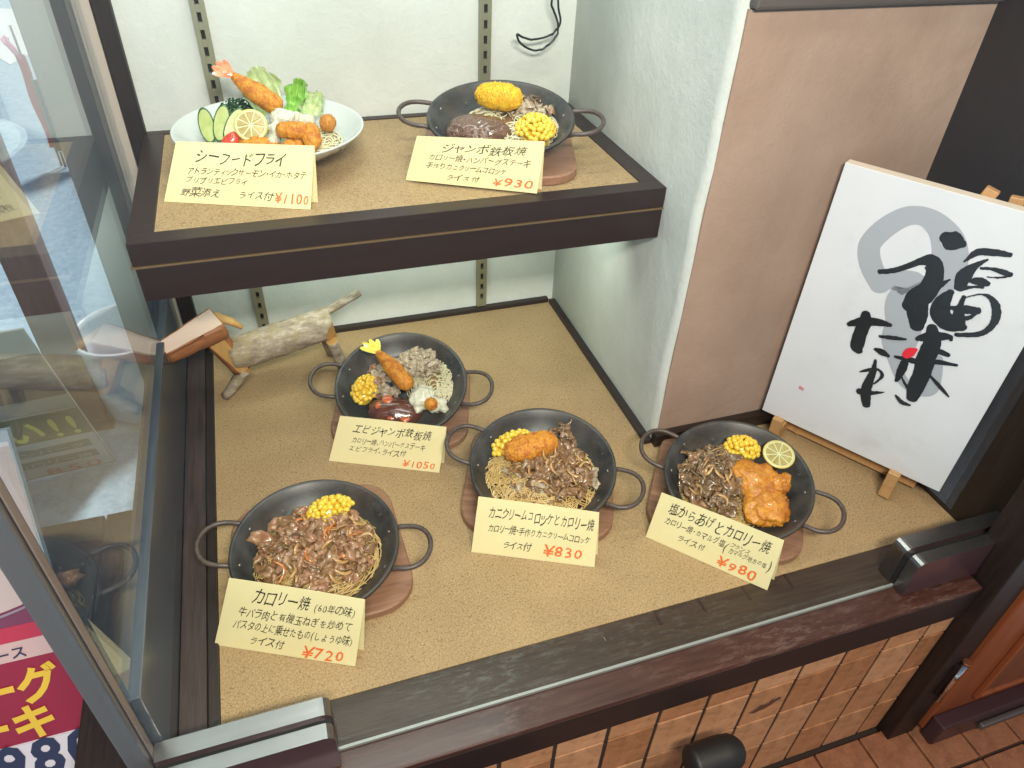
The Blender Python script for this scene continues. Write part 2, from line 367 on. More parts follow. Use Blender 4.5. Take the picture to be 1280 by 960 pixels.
# side niche wall with a soft rounded outer edge, and the beige wall beyond it
def niche():
    bm = bmesh.new(); zs = [-.1+i*.03 for i in range(55)]
    r = .014
    prof = [(0.0, 0.0, 0), (0.0, -.25, 0)] + [(r-r*math.cos(a), -.494+r-r*math.sin(a), 0) for a in [R(15*k) for k in range(0, 5)]]
    rows = []
    for z in zs:
        row = []
        for (x, y, _) in prof:
            w = .0028*nz((x, y, z), 16, 2) if y < -.3 else 0
            row.append(bm.verts.new((x+w, y-w, z)))
        row.append(bm.verts.new((.10, row[-1].co.y, z)));row.append(bm.verts.new((.10, 0.0, z)))
        rows.append(row)
    for A, B in zip(rows, rows[1:]):
        for i in range(len(A)): bm.faces.new((A[i], A[(i+1) % len(A)], B[(i+1) % len(A)], B[i]))
    bm.faces.new(rows[-1]); bm.faces.new(rows[0][::-1])
    return bm
# beige wall: from just inside the rounded edge
tag(obj('side_wall', niche(), PLAST, smooth=True), 'white plaster side wall of the niche ending in a rounded chalky edge', 'wall')
tag(box('beige_wall', .0105, .395, -.4945, -.30, -.1, .697, BEIGE), 'plaster wall face tinted beige for warm light behind the calligraphy panel', 'wall')
tag(box('dark_top_band', .012, .395, -.505, -.28, .698, .80, mat('brown_grey_band', (.085, .068, .060), .6), bev=.004), 'dark brown-grey band across the top of the beige wall', 'beam')  # dark box for the blurry band along the wall top
# display floor
t = empty('display_floor', (0, 0, 0)); tag(t, 'speckled tan particle board floor of the lower display with dark border strips', 'display board')
box('board', XL, .395, -D, -.0005, -.018, 0, BOARD, t)
box('border_strip', -.742, -.014, -.015, -.0008, .0, .010, DKX, t, .0015)
box('border_strip', -.0142, -.0005, -.500, -.0165, .0, .010, DKY, t, .0015)
box('border_strip', .0, .395, -.512, -.4965, .0, .026, DKX, t, .0015)
# left sill pieces
t = empty('left_window_sill', (-.78, -.4, 0)); tag(t, 'dark grained wooden sill running along the left glass of the case', 'sill')
for (n, a, b, z0, z1, m) in (('inner_rail', -.7425, -.7290, -.02, .0035, DKY), ('grained_rail', -.7745, -.7430, -.02, .008, SIDEW), ('frame_rail', -.800, -.7752, -.02, .157, SILLB)):
    o = box(n, a+.78, b+.78, -.842+.4, -.0+.4, z0, z1, m, t, .0012)
box('end_block', -.800+.78, -.7745+.78, .4006, .46, -.02, .157, DKX, t)
tag(box('left_post', -.7685, -.7425, -.0005-.012, .11, -.05, CEIL, DKZ, bev=.002), 'narrow black-brown upright post at the left end of the back wall', 'post')
tag(box('beige_frame_strip', -.7885, -.7695, -.010, .10, -.05, CEIL, BEIGEP, bev=.001), 'beige painted strip between the dark post and the grey frame', 'frame strip')
t = empty('street_side_column', (-.84, .03, -.46)); tag(t, 'grey-beige metal window column where the side glass meets the back', 'column')
box('column_face', -.032, .0505, -.035, .20, .0, 1.99, GREYP, t, .002)
box('seal', .0508, .0512, -.043, .1, .40, 1.99, BLACK, t)
# casing above and below
tag(box('case_ceiling', -.835, .60, -.90, .12, CEIL, CEIL+.05, PLAST), 'white ceiling board closing the display window at the top', 'ceiling')
tag(box('case_base', -.800, .335, -.895, .1, -.46, -.0205, DKX), 'dark solid base under the display floor', 'base cabinet')

# slotted shelf standards on the back wall
def standard(x, label):
    t = empty('shelf_standard', (x, -.0005, 0)); tag(t, label, 'shelf standard', 'slotted shelf standards')
    bm = bmesh.new(); hgt = CEIL-.002
    w = .0105
    # front web pierced by slots
    add_box(bm, -w, -.0032, -.009, 0, .012, hgt); add_box(bm, .0032, w, -.009, 0, .012, hgt)
    z = .030
    zs = []
    while z < hgt-.03: zs.append(z); z += .0247
    last = .012
    for z in zs: add_box(bm, -.0031, .0031, -.009, -.002, last, z); last = z+.0135
    add_box(bm, -.0031, .0031, -.009, -.002, last, hgt)
    obj('channel', bm, OLIVE, t)
    bm = bmesh.new(); add_box(bm, -.0030, .0030, -.0018, -.0008, .02, hgt-.02); obj('slot_shade', bm, BLACK, t)  # black strip painted in for the dark recess of the slots
    return t
standard(-.6245, 'slotted olive metal shelf standard on the left of the back wall')
standard(-.1695, 'slotted olive metal shelf standard right of centre on the back wall')

# ------------------------------------------------------------------ upper shelf
H = 0.4362
t = empty('upper_shelf', (0, 0, H)); tag(t, 'dark brown boxed shelf with particle board top and thin brass line', 'shelf')
XS, YF = -.7456, .4022
bm = bmesh.new(); add_box(bm, XS+.031, -.031, -YF+.029, -.0165, -.010, -.0022); obj('board_top', bm, BOARD, t)
box('front_border', XS, -.0008, -YF, -YF+.029, -.031, 0, SHELFW, t, .0008)
box('back_border', XS, -.0008, -.0163, -.0008, -.031, 0, SHELFW, t, .0008)
box('side_border', XS, XS+.0308, -YF+.0292, -.0165, -.031, 0, SHELFW, t, .0008)
box('side_border', -.0308, -.0008, -YF+.0292, -.0165, -.031, 0, SHELFW, t, .0008)
box('brass_line', XS-.002, -.0002, -YF-.002, -YF+.01, -.0338, -.0312, BRASS, t)
box('lower_fascia', XS+.002, -.0008, -YF+.0015, -YF+.03, -.083, -.0340, SHELFW, t, .0008)
box('shelf_body', XS+.002, -.001, -YF+.0302, -.001, -.080, -.0340, SHELFW, t)

# ------------------------------------------------------------------ front: ledges, glass, fittings
t = empty('front_ledge', (0, -.86, 0)); tag(t, 'worn two-level dark wooden ledge under the front glass', 'ledge')
Y0 = .86
box('inner_ledge', XL-.016, .395, -.8720+Y0, -.8115+Y0, -.02, -.0005, LEDGE_IN, t, .001)
box('seal_strip', XL-.05, .395, -.8757+Y0, -.8722+Y0, -.01, .0012, mat('clear_seal', (.30, .32, .30), .4, .2), t)
box('outer_ledge', XL-.10, .337, -.9175+Y0, -.8760+Y0, -.012, -.0015, LEDGE_OUT, t, .003)
box('ledge_front', XL-.10, .337, -.9168+Y0, -.895+Y0, -.071, -.0125, LEDGE_F, t, .002)
# small notches / nail plugs on the inner ledge
for x in (-.155, -.085, -.012, .06): box('inlay', x, x+.004, -.835+Y0, -.8118+Y0, -.001, .0004, DKY, t)

t = empty('front_glass', (-.2, -.872, 0)); tag(t, 'large clear front window pane held by metal clamps at its lower corners', 'window')
bm = bmesh.new(); add_box(bm, -.600, .62, -.0002, .0002, .0016, CEIL-.001); 
box('pane', -.592, .594, -.003, .003, .0025, CEIL-.001, FGLASS, t)
bm.free()
def fitting(x0, x1, side, label):
    t = empty('glass_clamp', ((x0+x1)/2, -.872, 0)); tag(t, label, 'glass clamp', 'metal clamps holding the front glass')
    hw = (x1-x0)/2; hh = .072; r = .012
    for nm, ya, yb in (('inner_plate', .0048, .0265), ('outer_plate', -.0225, -.0048)):
        # outline with a rounded corner on the free side
        pts = [(-hw, .0012), (hw, .0012)]
        s = 1 if side > 0 else -1
        if side > 0:
            pts += [(hw, hh-r)]+[(hw-r+r*math.cos(a), hh-r+r*math.sin(a)) for a in [R(k) for k in (0, 22, 45, 68, 90)]][1:]+[(-hw, hh)]
        else:
            pts += [(hw, hh)]+[(-hw+r-r*math.sin(a), hh-r+r*math.cos(a)) for a in [R(k) for k in (0, 22, 45, 68, 90)]]
        bm = bmesh.new()
        A = [bm.verts.new((x, ya, z)) for x, z in pts]; B = [bm.verts.new((x, yb, z)) for x, z in pts]
        bm.faces.new(A).material_index = 1; bm.faces.new(B[::-1]).material_index = 1
        for i in range(len(A)):
            f = bm.faces.new((A[i], B[i], B[(i+1) % len(A)], A[(i+1) % len(A)]))
        obj(nm, bm, [ALU, PLUM], t)
    box('gasket', -hw+.002, hw-.002, -.0046, .0046, .002, hh-.010, BLACK, t)
    return t
f = fitting(-.793, -.598, 0, 'metal clamp with plum face holding the lower left corner of the front glass') if False else None
f = fitting(-.783, -.598, 1, 'metal clamp with plum face and copper screw at the lower left glass corner')
bm = bmesh.new(); bmesh.ops.create_uvsphere(bm, u_segments=20, v_segments=10, radius=.012, matrix=Matrix.Translation((.030, -.0222, .016))@Matrix.Diagonal((1.2, .5, 1, 1)))
obj('screw_cap', bm, COPPER, f, smooth=True)
fitting(.205, .395, -1, 'metal clamp with a rounded corner at the lower right of the front glass')

# corner post of the side glass and the glass itself
t = empty('corner_post', (-.795, -.856, -.02)); tag(t, 'slanting-looking brushed metal corner post between the side glass and the front', 'post')
box('post_body', -.0130, .0090, -.010, .0135, .0, 1.56, ALUD, t, .002)
box('post_bead', .0097, .0115, -.004, .006, .022, 1.56, POSTB, t, .0006)
for k in range(14):
    pass
t = empty('side_glass', (-.7835, -.42, 0)); tag(t, 'side window pane on the left reflecting the food and showing the street', 'window')
box('pane', -.002, .002, -.424, .408, .1575, CEIL-.001, SGLASS, t)

# right side: dark panelling and door post
tag(box('right_panel', .3955, .43, -.8685, -.30, -.1, CEIL-.001, DKZ), 'dark brown wooden side panel right of the calligraphy picture', 'wall panel')
t = empty('door_post', (.39, -.90, -.46)); tag(t, 'black-brown wooden door post at the right end of the window', 'post')
box('post_face', -.050, .010, -.035, .0235, .0, 1.99, DKZ, t, .003)
box('post_back', .0058, .010, .0240, .5, .0, 1.99, DKZ, t)
t = empty('steel_hinge', (.376, -.945, -.30)); tag(t, 'slim steel pin hinge on the dark door post', 'hinge')
bm = bmesh.new(); add_tube(bm, [(0, 0, 0), (0, 0, .115)], .0045, 12); obj('pin', bm, CHROME, t)
bm = bmesh.new(); add_tube(bm, [(0, 0, .1155), (0, 0, .122)], .0065, 12); obj('cap', bm, COPPER, t)
box('leaf_plate', -.006, .012, .0045, .0095, .01, .10, LEDGE_F, t)

# shop door further right
t = empty('shop_door', (.6555, -.925, -.43), R(0)); tag(t, 'orange-brown wooden shop door with a moulded lower panel', 'door')
box('door_leaf', -.2535, .25, -.018, .018, .01, 1.7, DOORM, t, .003)
DOORD = m_wood('darker_door_panel_wood', (.15, .045, .020), (.21, .068, .030), .42, 'z', .5, bump=.1)
box('raised_panel', -.17, .2, -.0235, -.0182, .10, .36, DOORD, t, .006)
for a, b, c, d in ((-.18, -.171, .09, .37), (-.171, .2, .361, .37), (-.171, .2, .09, .099)):
    box('moulding', a, b, -.027, -.0182, c, d, DOORM, t, .002)
box('kick_rail', -.2535, .25, -.045, -.0184, .0, .060, mat('dark_plum_rail', (.045, .022, .026), .35), t, .004)
box('kick_strip', -.16, .2, -.056, -.046, .02, .034, ALUD, t, .003)

# tiled wall below the ledge
t = empty('tiled_wall', (0, -.905, -.46)); tag(t, 'amber terracotta tiled wall below the front ledge', 'tiled wall')
box('mortar_bed', -.83, .337, -.001, .009, .0, .389, GROUT, t)
zr = [.0205, .128, .231, .333, .388]
tmesh = {}
for r_ in range(4):
    for k in range(-9, 6):
        xa = -.098+.0777*k+.0032; xb = xa+.0777-.0064
        if k == 5: xb = .3365
        za, zb = zr[r_]+.0023, zr[r_+1]-.0023
        key = (r_, k == 5)
        if key not in tmesh:
            bm = bmesh.new(); w = (xb-xa)/2; hgt = (zb-za)/2
            add_box(bm, -w, w, -.0028, 0, -hgt, hgt, .0010)
            bmesh.ops.recalc_face_normals(bm, faces=bm.faces)
            tmesh[key] = []
            for m in TILES:
                me = bpy.data.meshes.new('tile'); bm.to_mesh(me); me.materials.append(m)
                tmesh[key].append(me)
            bm.free()
        o = link('tile', random.choice(tmesh[key]), t)
        o.location = ((xa+xb)/2, -.0012, (za+zb)/2)
        o.rotation_euler = (random.gauss(0, .004), random.gauss(0, .004), random.gauss(0, .004))
        if r_ == 2 and k == 1:
            # fish-like relief pressed into one tile
            pts = [(-.028, -.012), (-.016, -.002), (-.010, .004), (-.006, .002), (.004, .004), (.010, .011), (.020, .012), (.026, .006), (.018, .003), (.010, -.006), (.000, -.012), (-.010, -.013), (-.018, -.017)]
            bm = bmesh.new(); A = [bm.verts.new((x, -.0029, z)) for x, z in pts]; B = [bm.verts.new((x*.93, -.0042, z*.93)) for x, z in pts]
            bm.faces.new(B)
            for i in range(len(A)): bm.faces.new((A[i], A[(i+1) % len(A)], B[(i+1) % len(A)], B[i]))
            obj('fish_relief', bm, mat('burnt_umber_glaze', (.085, .035, .022), .4), o)
# entrance floor tiles
t = empty('entrance_floor', (0, -1.2, -.459)); tag(t, 'brown rough clay tiles paving the step by the door', 'tiled floor')
box('bed', -.9, .9, -.5, .303, -.0, .010, GROUT, t)
bm = bmesh.new(); add_box(bm, -.0465, .0465, -.0465, .0465, 0, .010, .002)
bmesh.ops.recalc_face_normals(bm, faces=bm.faces); fme = bpy.data.meshes.new('floor_tile'); bm.to_mesh(fme); bm.free(); fme.materials.append(FTILE)
for i in range(-2, 10):
    for j in range(0, 4):
        o = link('floor_tile', fme, t); o.location = (-.05+i*.097, .236-j*.098, .0095+random.uniform(0, .0008)); o.rotation_euler = (0, 0, random.gauss(0, .006))

# black padded handle with chrome bracket in front of the tiles
t = empty('black_grip', (-.10, -.965, -.150)); tag(t, 'black rounded grip bar with chrome bracket in front of the tiled wall', 'handle')
bm = bmesh.new(); n = 16
pts = [(-.050+.0029*i, 0, 0) for i in range(20)]; pts += [(.008+.028*math.sin(R(a)), 0, 0) for a in (20, 40, 60, 75, 85, 90)]
rad = [.020, .024]+[.026]*18+[.026*math.cos(R(a)) for a in (20, 40, 60, 75, 85)]+[.001]
add_tube(bm, pts, rad, 20); obj('grip', bm, mat('black_foam', (.010, .009, .009), .55), t)
bm = bmesh.new(); add_tube(bm, [(-.082, -.030, -.06), (-.080, -.034, -.02), (-.078, -.028, .005), (-.077, -.018, .018)], .0055, 10); obj('bracket_rod', bm, CHROME, t)
box('bracket_clip', -.092, -.062, -.030, -.012, .014, .022, CHROME, t, .002)

# hanging cable
bm = bmesh.new()
base = [(-.053, .70), (-.053, .621), (-.046, .59), (-.052, .575), (-.061, .566), (-.078, .561), (-.095, .560), (-.112, .565), (-.124, .571), (-.121, .562), (-.115, .555), (-.103, .547), (-.089, .542), (-.076, .544), (-.065, .552), (-.054, .562), (-.048, .573), (-.050, .590), (-.058, .606), (-.063, .622), (-.064, .70)]
sm = []
for i in range(len(base)-1):
    p0 = base[max(i-1, 0)]; p1 = base[i]; p2 = base[i+1]; p3 = base[min(i+2, len(base)-1)]
    for q in range(4):
        s = q/4
        f_ = lambda a, b, c, d: .5*((2*b)+(-a+c)*s+(2*a-5*b+4*c-d)*s*s+(-a+3*b-3*c+d)*s**3)
        sm.append((f_(p0[0], p1[0], p2[0], p3[0]), -.040-.004*math.sin(i), f_(p0[1], p1[1], p2[1], p3[1])))
sm = [(sm[0][0], -.04, CEIL-.002)]+sm+[(base[-1][0], -.04, base[-1][1]), (base[-1][0], -.036, CEIL-.002)]
add_tube(bm, sm, .0019, 8)
tag(obj('hanging_cable', bm, RUBBER), 'thin black cable hanging in a loop against the back wall', 'cable')

# unseen slab added over the shop front to shut out sky, and low street things beyond the side glass
t = empty('sky_blocker', (0, 0, 1.64)); tag(t, 'unseen dark slab added above the window to shut out sky light', 'light blocker')
box('blocker_top', -.80, 2.6, -1.45, .05, .0, .04, mat('dark_blocker', (.06, .045, .04), .8), t)
box('blocker_front', -.80, 2.6, -1.47, -1.445, -.22, .04, mat('dark_blocker_edge', (.05, .035, .03), .8), t)
tag(box('white_floor_rail', -1.35, -.93, -.150, -.118, -.455, -.435, WHITE, rx=0) if False else box('white_floor_rail', -1.35, -.93, -.150, -.118, -.455, -.435, WHITE, bev=.004), 'white metal rail lying on the pavement beyond the side glass', 'rail')

t = empty('reflection_backdrop', (0, 0, 0)); tag(t, 'dark slabs added low outside the side glass so its reflections show', 'backdrop')  # added dark backdrop, lets the pane's reflections of the case stand out
box('dark_slab', -.925, -.850, -.82, -.31, -.13, -.10, DKY, t, .003)
box('dark_slab', -1.30, -.928, -.60, -.31, -.13, -.10, DKY, t, .003)
for x, y in ((-1.27, -.57), (-1.27, -.34), (-.88, -.80), (-.88, -.34)): box('leg', x-.015, x+.015, y-.015, y+.015, -.46, -.1305, DKZ, t)

t = empty('reflection_band', (-1.12, .42, -.46)); tag(t, 'brown upright bar added beyond the side glass in place of a reflected band', 'post')  # added bar standing in for a brown reflection in the pane
BRN = m_wood('reflected_brown', (.10, .045, .030), (.20, .10, .065), .5, 'z', .6)
box('shaft', -.040, .040, -.035, .035, .02, 2.2, BRN, t, .004); box('foot', -.055, .055, -.05, .05, 0, .0195, BLACK, t, .003)
t = empty('white_tub', (-.985, .46, -.46)); tag(t, 'white rounded plastic tub on the pavement beside the window sill', 'tub')
bm = bmesh.new(); add_lathe(bm, [(0, 0), (.09, 0), (.105, .02), (.118, .20), (.120, .235), (.126, .24), (.126, .25), (.116, .25), (.112, .235), (.10, .03), (0, .025)], 40); obj('body', bm, mat('white_plastic', (.62, .70, .76), .3), t, smooth=True)

t = empty('shelf_light', (-.37, -.20, .352)); tag(t, 'slim fluorescent lamp housing fixed under the dark shelf', 'lamp')
box('housing', -.32, .32, -.03, .03, -.004, .0005, mat('white_enamel', (.6, .6, .58), .4), t)
# ------------------------------------------------------------------ text
GL = {}
def glyph(ch):
    if ch not in GL:
        cu = bpy.data.curves.new('glyph', 'FONT'); cu.body = ch; cu.size = 1.0; cu.resolution_u = 2
        cu.offset = GLOFF
        o = bpy.data.objects.new('glyph', cu); COL.objects.link(o)
        me = bpy.data.meshes.new_from_object(o.evaluated_get(bpy.context.evaluated_depsgraph_get()))
        v = [(p.co.x, p.co.y) for p in me.vertices]; f = [tuple(p.vertices) for p in me.polygons]
        bpy.data.objects.remove(o); bpy.data.curves.remove(cu); bpy.data.meshes.remove(me)
        GL[ch] = (v, f)
    return GL[ch]
GLOFF = 0.0
def adv(ch):
    if ch in ' ': return .45
    if ch in '・、': return .5
    if ch in '()!': return .42
    if ch in '¥': return .62
    if ord(ch) < 128: return .56
    if ch in 'ッャュョィァェゥ': return .78
    if ch in 'クリイトラフムリレノ': return .84
    return .98
def add_text(bm, s, x0, x1, yb, hgt, z=.0006, shear=.22, jit=1.0, mi=0):
    tot = sum(adv(c) for c in s); k = (x1-x0)/tot; x = 0
    for i, ch in enumerate(s):
        a = adv(ch)
        if ch != ' ':
            v, f = glyph(ch)
            if v:
                mx = (min(p[0] for p in v)+max(p[0] for p in v))/2
                rot = random.gauss(0, .05)*jit; sc = 1+random.gauss(0, .07)*jit; dy = random.gauss(0, .035)*jit
                sd_ = random.random()*40
                out = []
                for (px, py) in v:
                    qx = (px-mx)*sc; qy = (py-.36)*sc
                    qx += .035*jit*nz((px, py, sd_), 3.0); qy += .035*jit*nz((px, py, sd_+9), 3.0)
                    rx = qx*math.cos(rot)-qy*math.sin(rot); ry = qx*math.sin(rot)+qy*math.cos(rot)
                    rx += shear*ry
                    out.append(bm.verts.new((x0+(x+a/2)*k+rx*k*.98, yb+(ry+.40+dy)*hgt, z)))
                for q in f:
                    try: bm.faces.new([out[j] for j in q]).material_index = mi
                    except ValueError: pass
        x += a
    return bm

# ------------------------------------------------------------------ price cards
def card(z, q4, lines, price, label):
    """a folded card: four corners of its front leaf (bottom left, bottom right, top right, top left)"""
    A, B, C_, D_ = [Vector(q) for q in q4]; org = Vector((A.x, A.y, z)); rz = math.atan2((B-A).y, (B-A).x)
    t = empty('price_card', org, rz); tag(t, label, 'price card', 'yellow price cards')
    inv = Matrix.Rotation(-rz, 3, 'Z'); A, B, C_, D_ = [inv@(q-org) for q in (A, B, C_, D_)]
    w = (B-A).length; hh = (D_-A).length; Nn = (B-A).cross(D_-A).normalized()
    def P(x, y, o=0.0):
        u, v_ = x/w, y/hh
        return (A*(1-u)+B*u)*(1-v_)+(D_*(1-u)+C_*u)*v_+Nn*(o-.0012*math.sin(math.pi*u)*v_)
    def sheet(name, F, nx=10, ny=3, thick=.0006):
        bm = bmesh.new(); G = []
        for side in (0, 1): G.append([[bm.verts.new(F(w*i/nx, hh*j/ny, -side*thick)) for i in range(nx+1)] for j in range(ny+1)])
        for s_, g_ in enumerate(G):
            for j in range(ny):
                for i in range(nx):
                    q = (g_[j][i], g_[j][i+1], g_[j+1][i+1], g_[j+1][i]); bm.faces.new(q if s_ == 0 else q[::-1])
        X_, Y_ = G
        rim = [(0, i) for i in range(nx)]+[(j, nx) for j in range(ny)]+[(ny, i) for i in range(nx, 0, -1)]+[(j, 0) for j in range(ny, 0, -1)]
        for (p, q) in zip(rim, rim[1:]+rim[:1]): bm.faces.new((X_[p[0]][p[1]], Y_[p[0]][p[1]], Y_[q[0]][q[1]], X_[q[0]][q[1]]))
        return obj(name, bm, PAPER, t)
    sheet('front_leaf', P)
    bk = Vector((.004, .024, .0004)); A2, B2 = Vector((A.x, 0, 0))+bk, Vector((B.x, 0, 0))+bk
    def Q(x, y, o):
        u, v_ = x/w, y/hh
        return (A2*(1-u)+B2*u)*(1-v_)+(P(x, hh)-Nn*.0008)*v_-Nn*(o+.0006)
    sheet('rear_leaf', Q, ny=1)
    global GLOFF
    for nm, ls, off, shr, jt, m in (('handwriting', lines, .002, .24, 1.45, INK), ('price', [price], .012, .12, 1.3, ORANGE)):
        GLOFF = off; GL.clear(); bm = bmesh.new()
        for (s, x0, x1, y, h_) in ls: add_text(bm, s, x0*w, x1*w, y*hh, h_*hh, shear=shr, jit=jt)
        for v in bm.verts: v.co = P(v.co.x, v.co.y, .0003)
        me = bpy.data.meshes.new(nm); bm.to_mesh(me); bm.free(); me.materials.append(m); link(nm, me, t)
    return t
card(0, ((-0.7346,-0.6913,0.0006),(-0.564,-0.7753,0.0006),(-0.5389,-0.7486,0.097),(-0.6969,-0.6697,0.0995)),
     [('カロリー焼', .20, .62, .70, .24), ('(60年の味)', .65, .95, .72, .15), ('牛バラ肉と有機玉ねぎを炒めて', .12, .94, .49, .155), ('パスタの上に乗せたもの(しょうゆ味)', .10, .96, .30, .155), ('ライス付', .24, .49, .10, .15)],
     ('¥720', .62, .92, .03, .22), 'yellow price card reading 720 yen in front of the beef and onion pan')
card(0, ((-0.371,-0.6411,0.0006),(-0.2044,-0.7196,0.0006),(-0.1953,-0.6921,0.0875),(-0.3537,-0.6168,0.0905)),
     [('カニクリームコロッケとカロリー焼', .10, .97, .66, .24), ('カロリー焼・手作りカニクリームコロッケ', .11, .95, .42, .15), ('ライス付', .25, .48, .15, .15)],
     ('¥830', .58, .90, .10, .26), 'yellow price card reading 830 yen in front of the croquette pan')
card(0, ((-0.1053,-0.6893,0.0006),(0.0209,-0.8294,0.0006),(0.035,-0.8113,0.0855),(-0.0866,-0.6775,0.0815)),
     [('塩からあげとカロリー焼', .10, .93, .66, .27), ('カロリー焼・カマルグ塩', .10, .60, .44, .16), ('(', .60, .63, .38, .25), ('フランス', .64, .80, .50, .11), ('カマルグ地方の塩', .64, .94, .38, .12), (')', .95, .98, .36, .25), ('ライス付', .24, .47, .20, .16)],
     ('¥980', .58, .90, .05, .27), 'tilted yellow price card reading 980 yen in front of the fried chicken pan')
card(0, ((-0.5488,-0.3891,0.0006),(-0.3776,-0.4678,0.0006),(-0.3581,-0.4453,0.0785),(-0.5193,-0.3711,0.0785)),
     [('エビジャンボ鉄板焼', .15, .88, .67, .23), ('カロリー焼、ハンバーグステーキ', .16, .84, .45, .15), ('エビフライ、ライス付', .15, .68, .27, .15)],
     ('¥1050', .66, .96, .05, .20), 'yellow price card reading 1050 yen in front of the shrimp and hamburger pan')
card(H-.0022, ((-0.7061,-0.2802,0.4346),(-0.5182,-0.3513,0.4346),(-0.5003,-0.3275,0.513),(-0.674,-0.2625,0.509)),
     [('シーフードフライ', .16, .80, .66, .24), ('アトランティックサーモン・イカ・ホタテ', .12, .96, .48, .13), ('プリプリエビフライ', .12, .55, .33, .13), ('野菜添え', .10, .38, .12, .15), ('ライス付', .50, .74, .11, .15)],
     ('¥1100', .75, .99, .07, .22), 'yellow price card reading 1100 yen in front of the white seafood plate')
card(H-.0022, ((-0.374,-0.2901,0.4376),(-0.2005,-0.3801,0.4376),(-0.1903,-0.3719,0.51),(-0.3542,-0.2889,0.501)),
     [('ジャンボ鉄板焼', .22, .88, .70, .20), ('カロリー焼・ハンバーグステーキ', .13, .92, .50, .15), ('手作りカニクリームコロッケ', .13, .75, .32, .14), ('ライス付', .30, .56, .10, .15)],
     ('¥930', .65, .97, .06, .23), 'yellow price card reading 930 yen in front of the pan on the shelf')
# ------------------------------------------------------------------ pans on trivets
def rounded_square(hw, hd, r, n=6, waist=.0):
    P = []
    for cx, cy, a0 in ((hw-r, hd-r, 0), (-hw+r, hd-r, 90), (-hw+r, -hd+r, 180), (hw-r, -hd+r, 270)):
        for k in range(n+1):
            a = R(a0+90*k/n); P.append((cx+r*math.cos(a), cy+r*math.sin(a)))
    return P
def make_pan():
    t = empty('iron_pan', (0, 0, 0))
    prof = [(0, 0), (.070, 0), (.082, .003), (.092, .011), (.105, .026), (.1115, .0350), (.1150, .0362), (.1158, .0352), (.1150, .0385), (.1125, .0392), (.1095, .0372), (.1020, .0275), (.0890, .0128), (.0790, .0062), (.068, .0040), (0, .0038)]
    bm = bmesh.new(); add_lathe(bm, prof, 72); obj('dish', bm, IRON, t, smooth=True)
    for s in (1, -1):
        bm = bmesh.new(); pts = []
        for k in range(19):
            a = R(-100+200*k/18)
            pts.append((s*(.1145+.0455*max(0, math.cos(a*.9))**.8 if abs(math.cos(a*.9)) > .01 else .1145), .0355*math.sin(a)*1.0, .0335+.004*math.cos(a)))
        pts = [(s*.103, -.0335, .028)]+pts+[(s*.103, .0335, .028)]
        add_tube(bm, pts, .0036, 10); obj('handle', bm, HANDLE, t)
        for sy in (-1, 1):
            bm = bmesh.new(); bmesh.ops.create_uvsphere(bm, u_segments=10, v_segments=6, radius=.0032, matrix=Matrix.Translation((s*.0985, sy*.030, .0265)))
            obj('rivet', bm, RIVET, t, smooth=True)
    return t
def make_trivet():
    t = empty('wooden_trivet', (0, 0, 0))
    bm = bmesh.new(); P = rounded_square(.1200, .1230, .054)
    rings = []
    for s, z in ((.985, 0), (1, .002), (1, .0125), (.985, .0145)): rings.append([bm.verts.new((x*s, y*s, z)) for x, y in P])
    inner = [bm.verts.new((.078*math.cos(R(k*360/28)), .078*math.sin(R(k*360/28)), .0145)) for k in range(28)]
    for A, B in zip(rings, rings[1:]):
        for i in range(len(A)): bm.faces.new((A[i], A[(i+1) % len(A)], B[(i+1) % len(A)], B[i]))
    bm.faces.new(rings[0][::-1]); 
    bm.faces.new(rings[-1])
    for v in inner: bm.verts.remove(v)
    obj('plate', bm, TRIVET, t)
    bm = bmesh.new(); P = [(.088*math.cos(R(k*10)), .088*math.sin(R(k*10))) for k in range(36)]; Q = [(.084*math.cos(R(k*10)), .084*math.sin(R(k*10))) for k in range(36)]
    A = [bm.verts.new((x, y, .0147)) for x, y in P]; B = [bm.verts.new((x, y, .0165)) for x, y in Q]; C_ = [bm.verts.new((x*.96, y*.96, .0147)) for x, y in Q]
    for X_, Y_ in ((A, B), (B, C_)):
        for i in range(36): bm.faces.new((X_[i], X_[(i+1) % 36], Y_[(i+1) % 36], Y_[i]))
    obj('raised_ring', bm, TRIVET, t)
    return t
def copy_tree(o, parent=None):
    c = o.copy(); COL.objects.link(c)
    if parent: c.parent = parent
    for ch in list(o.children): copy_tree(ch, c)
    return c
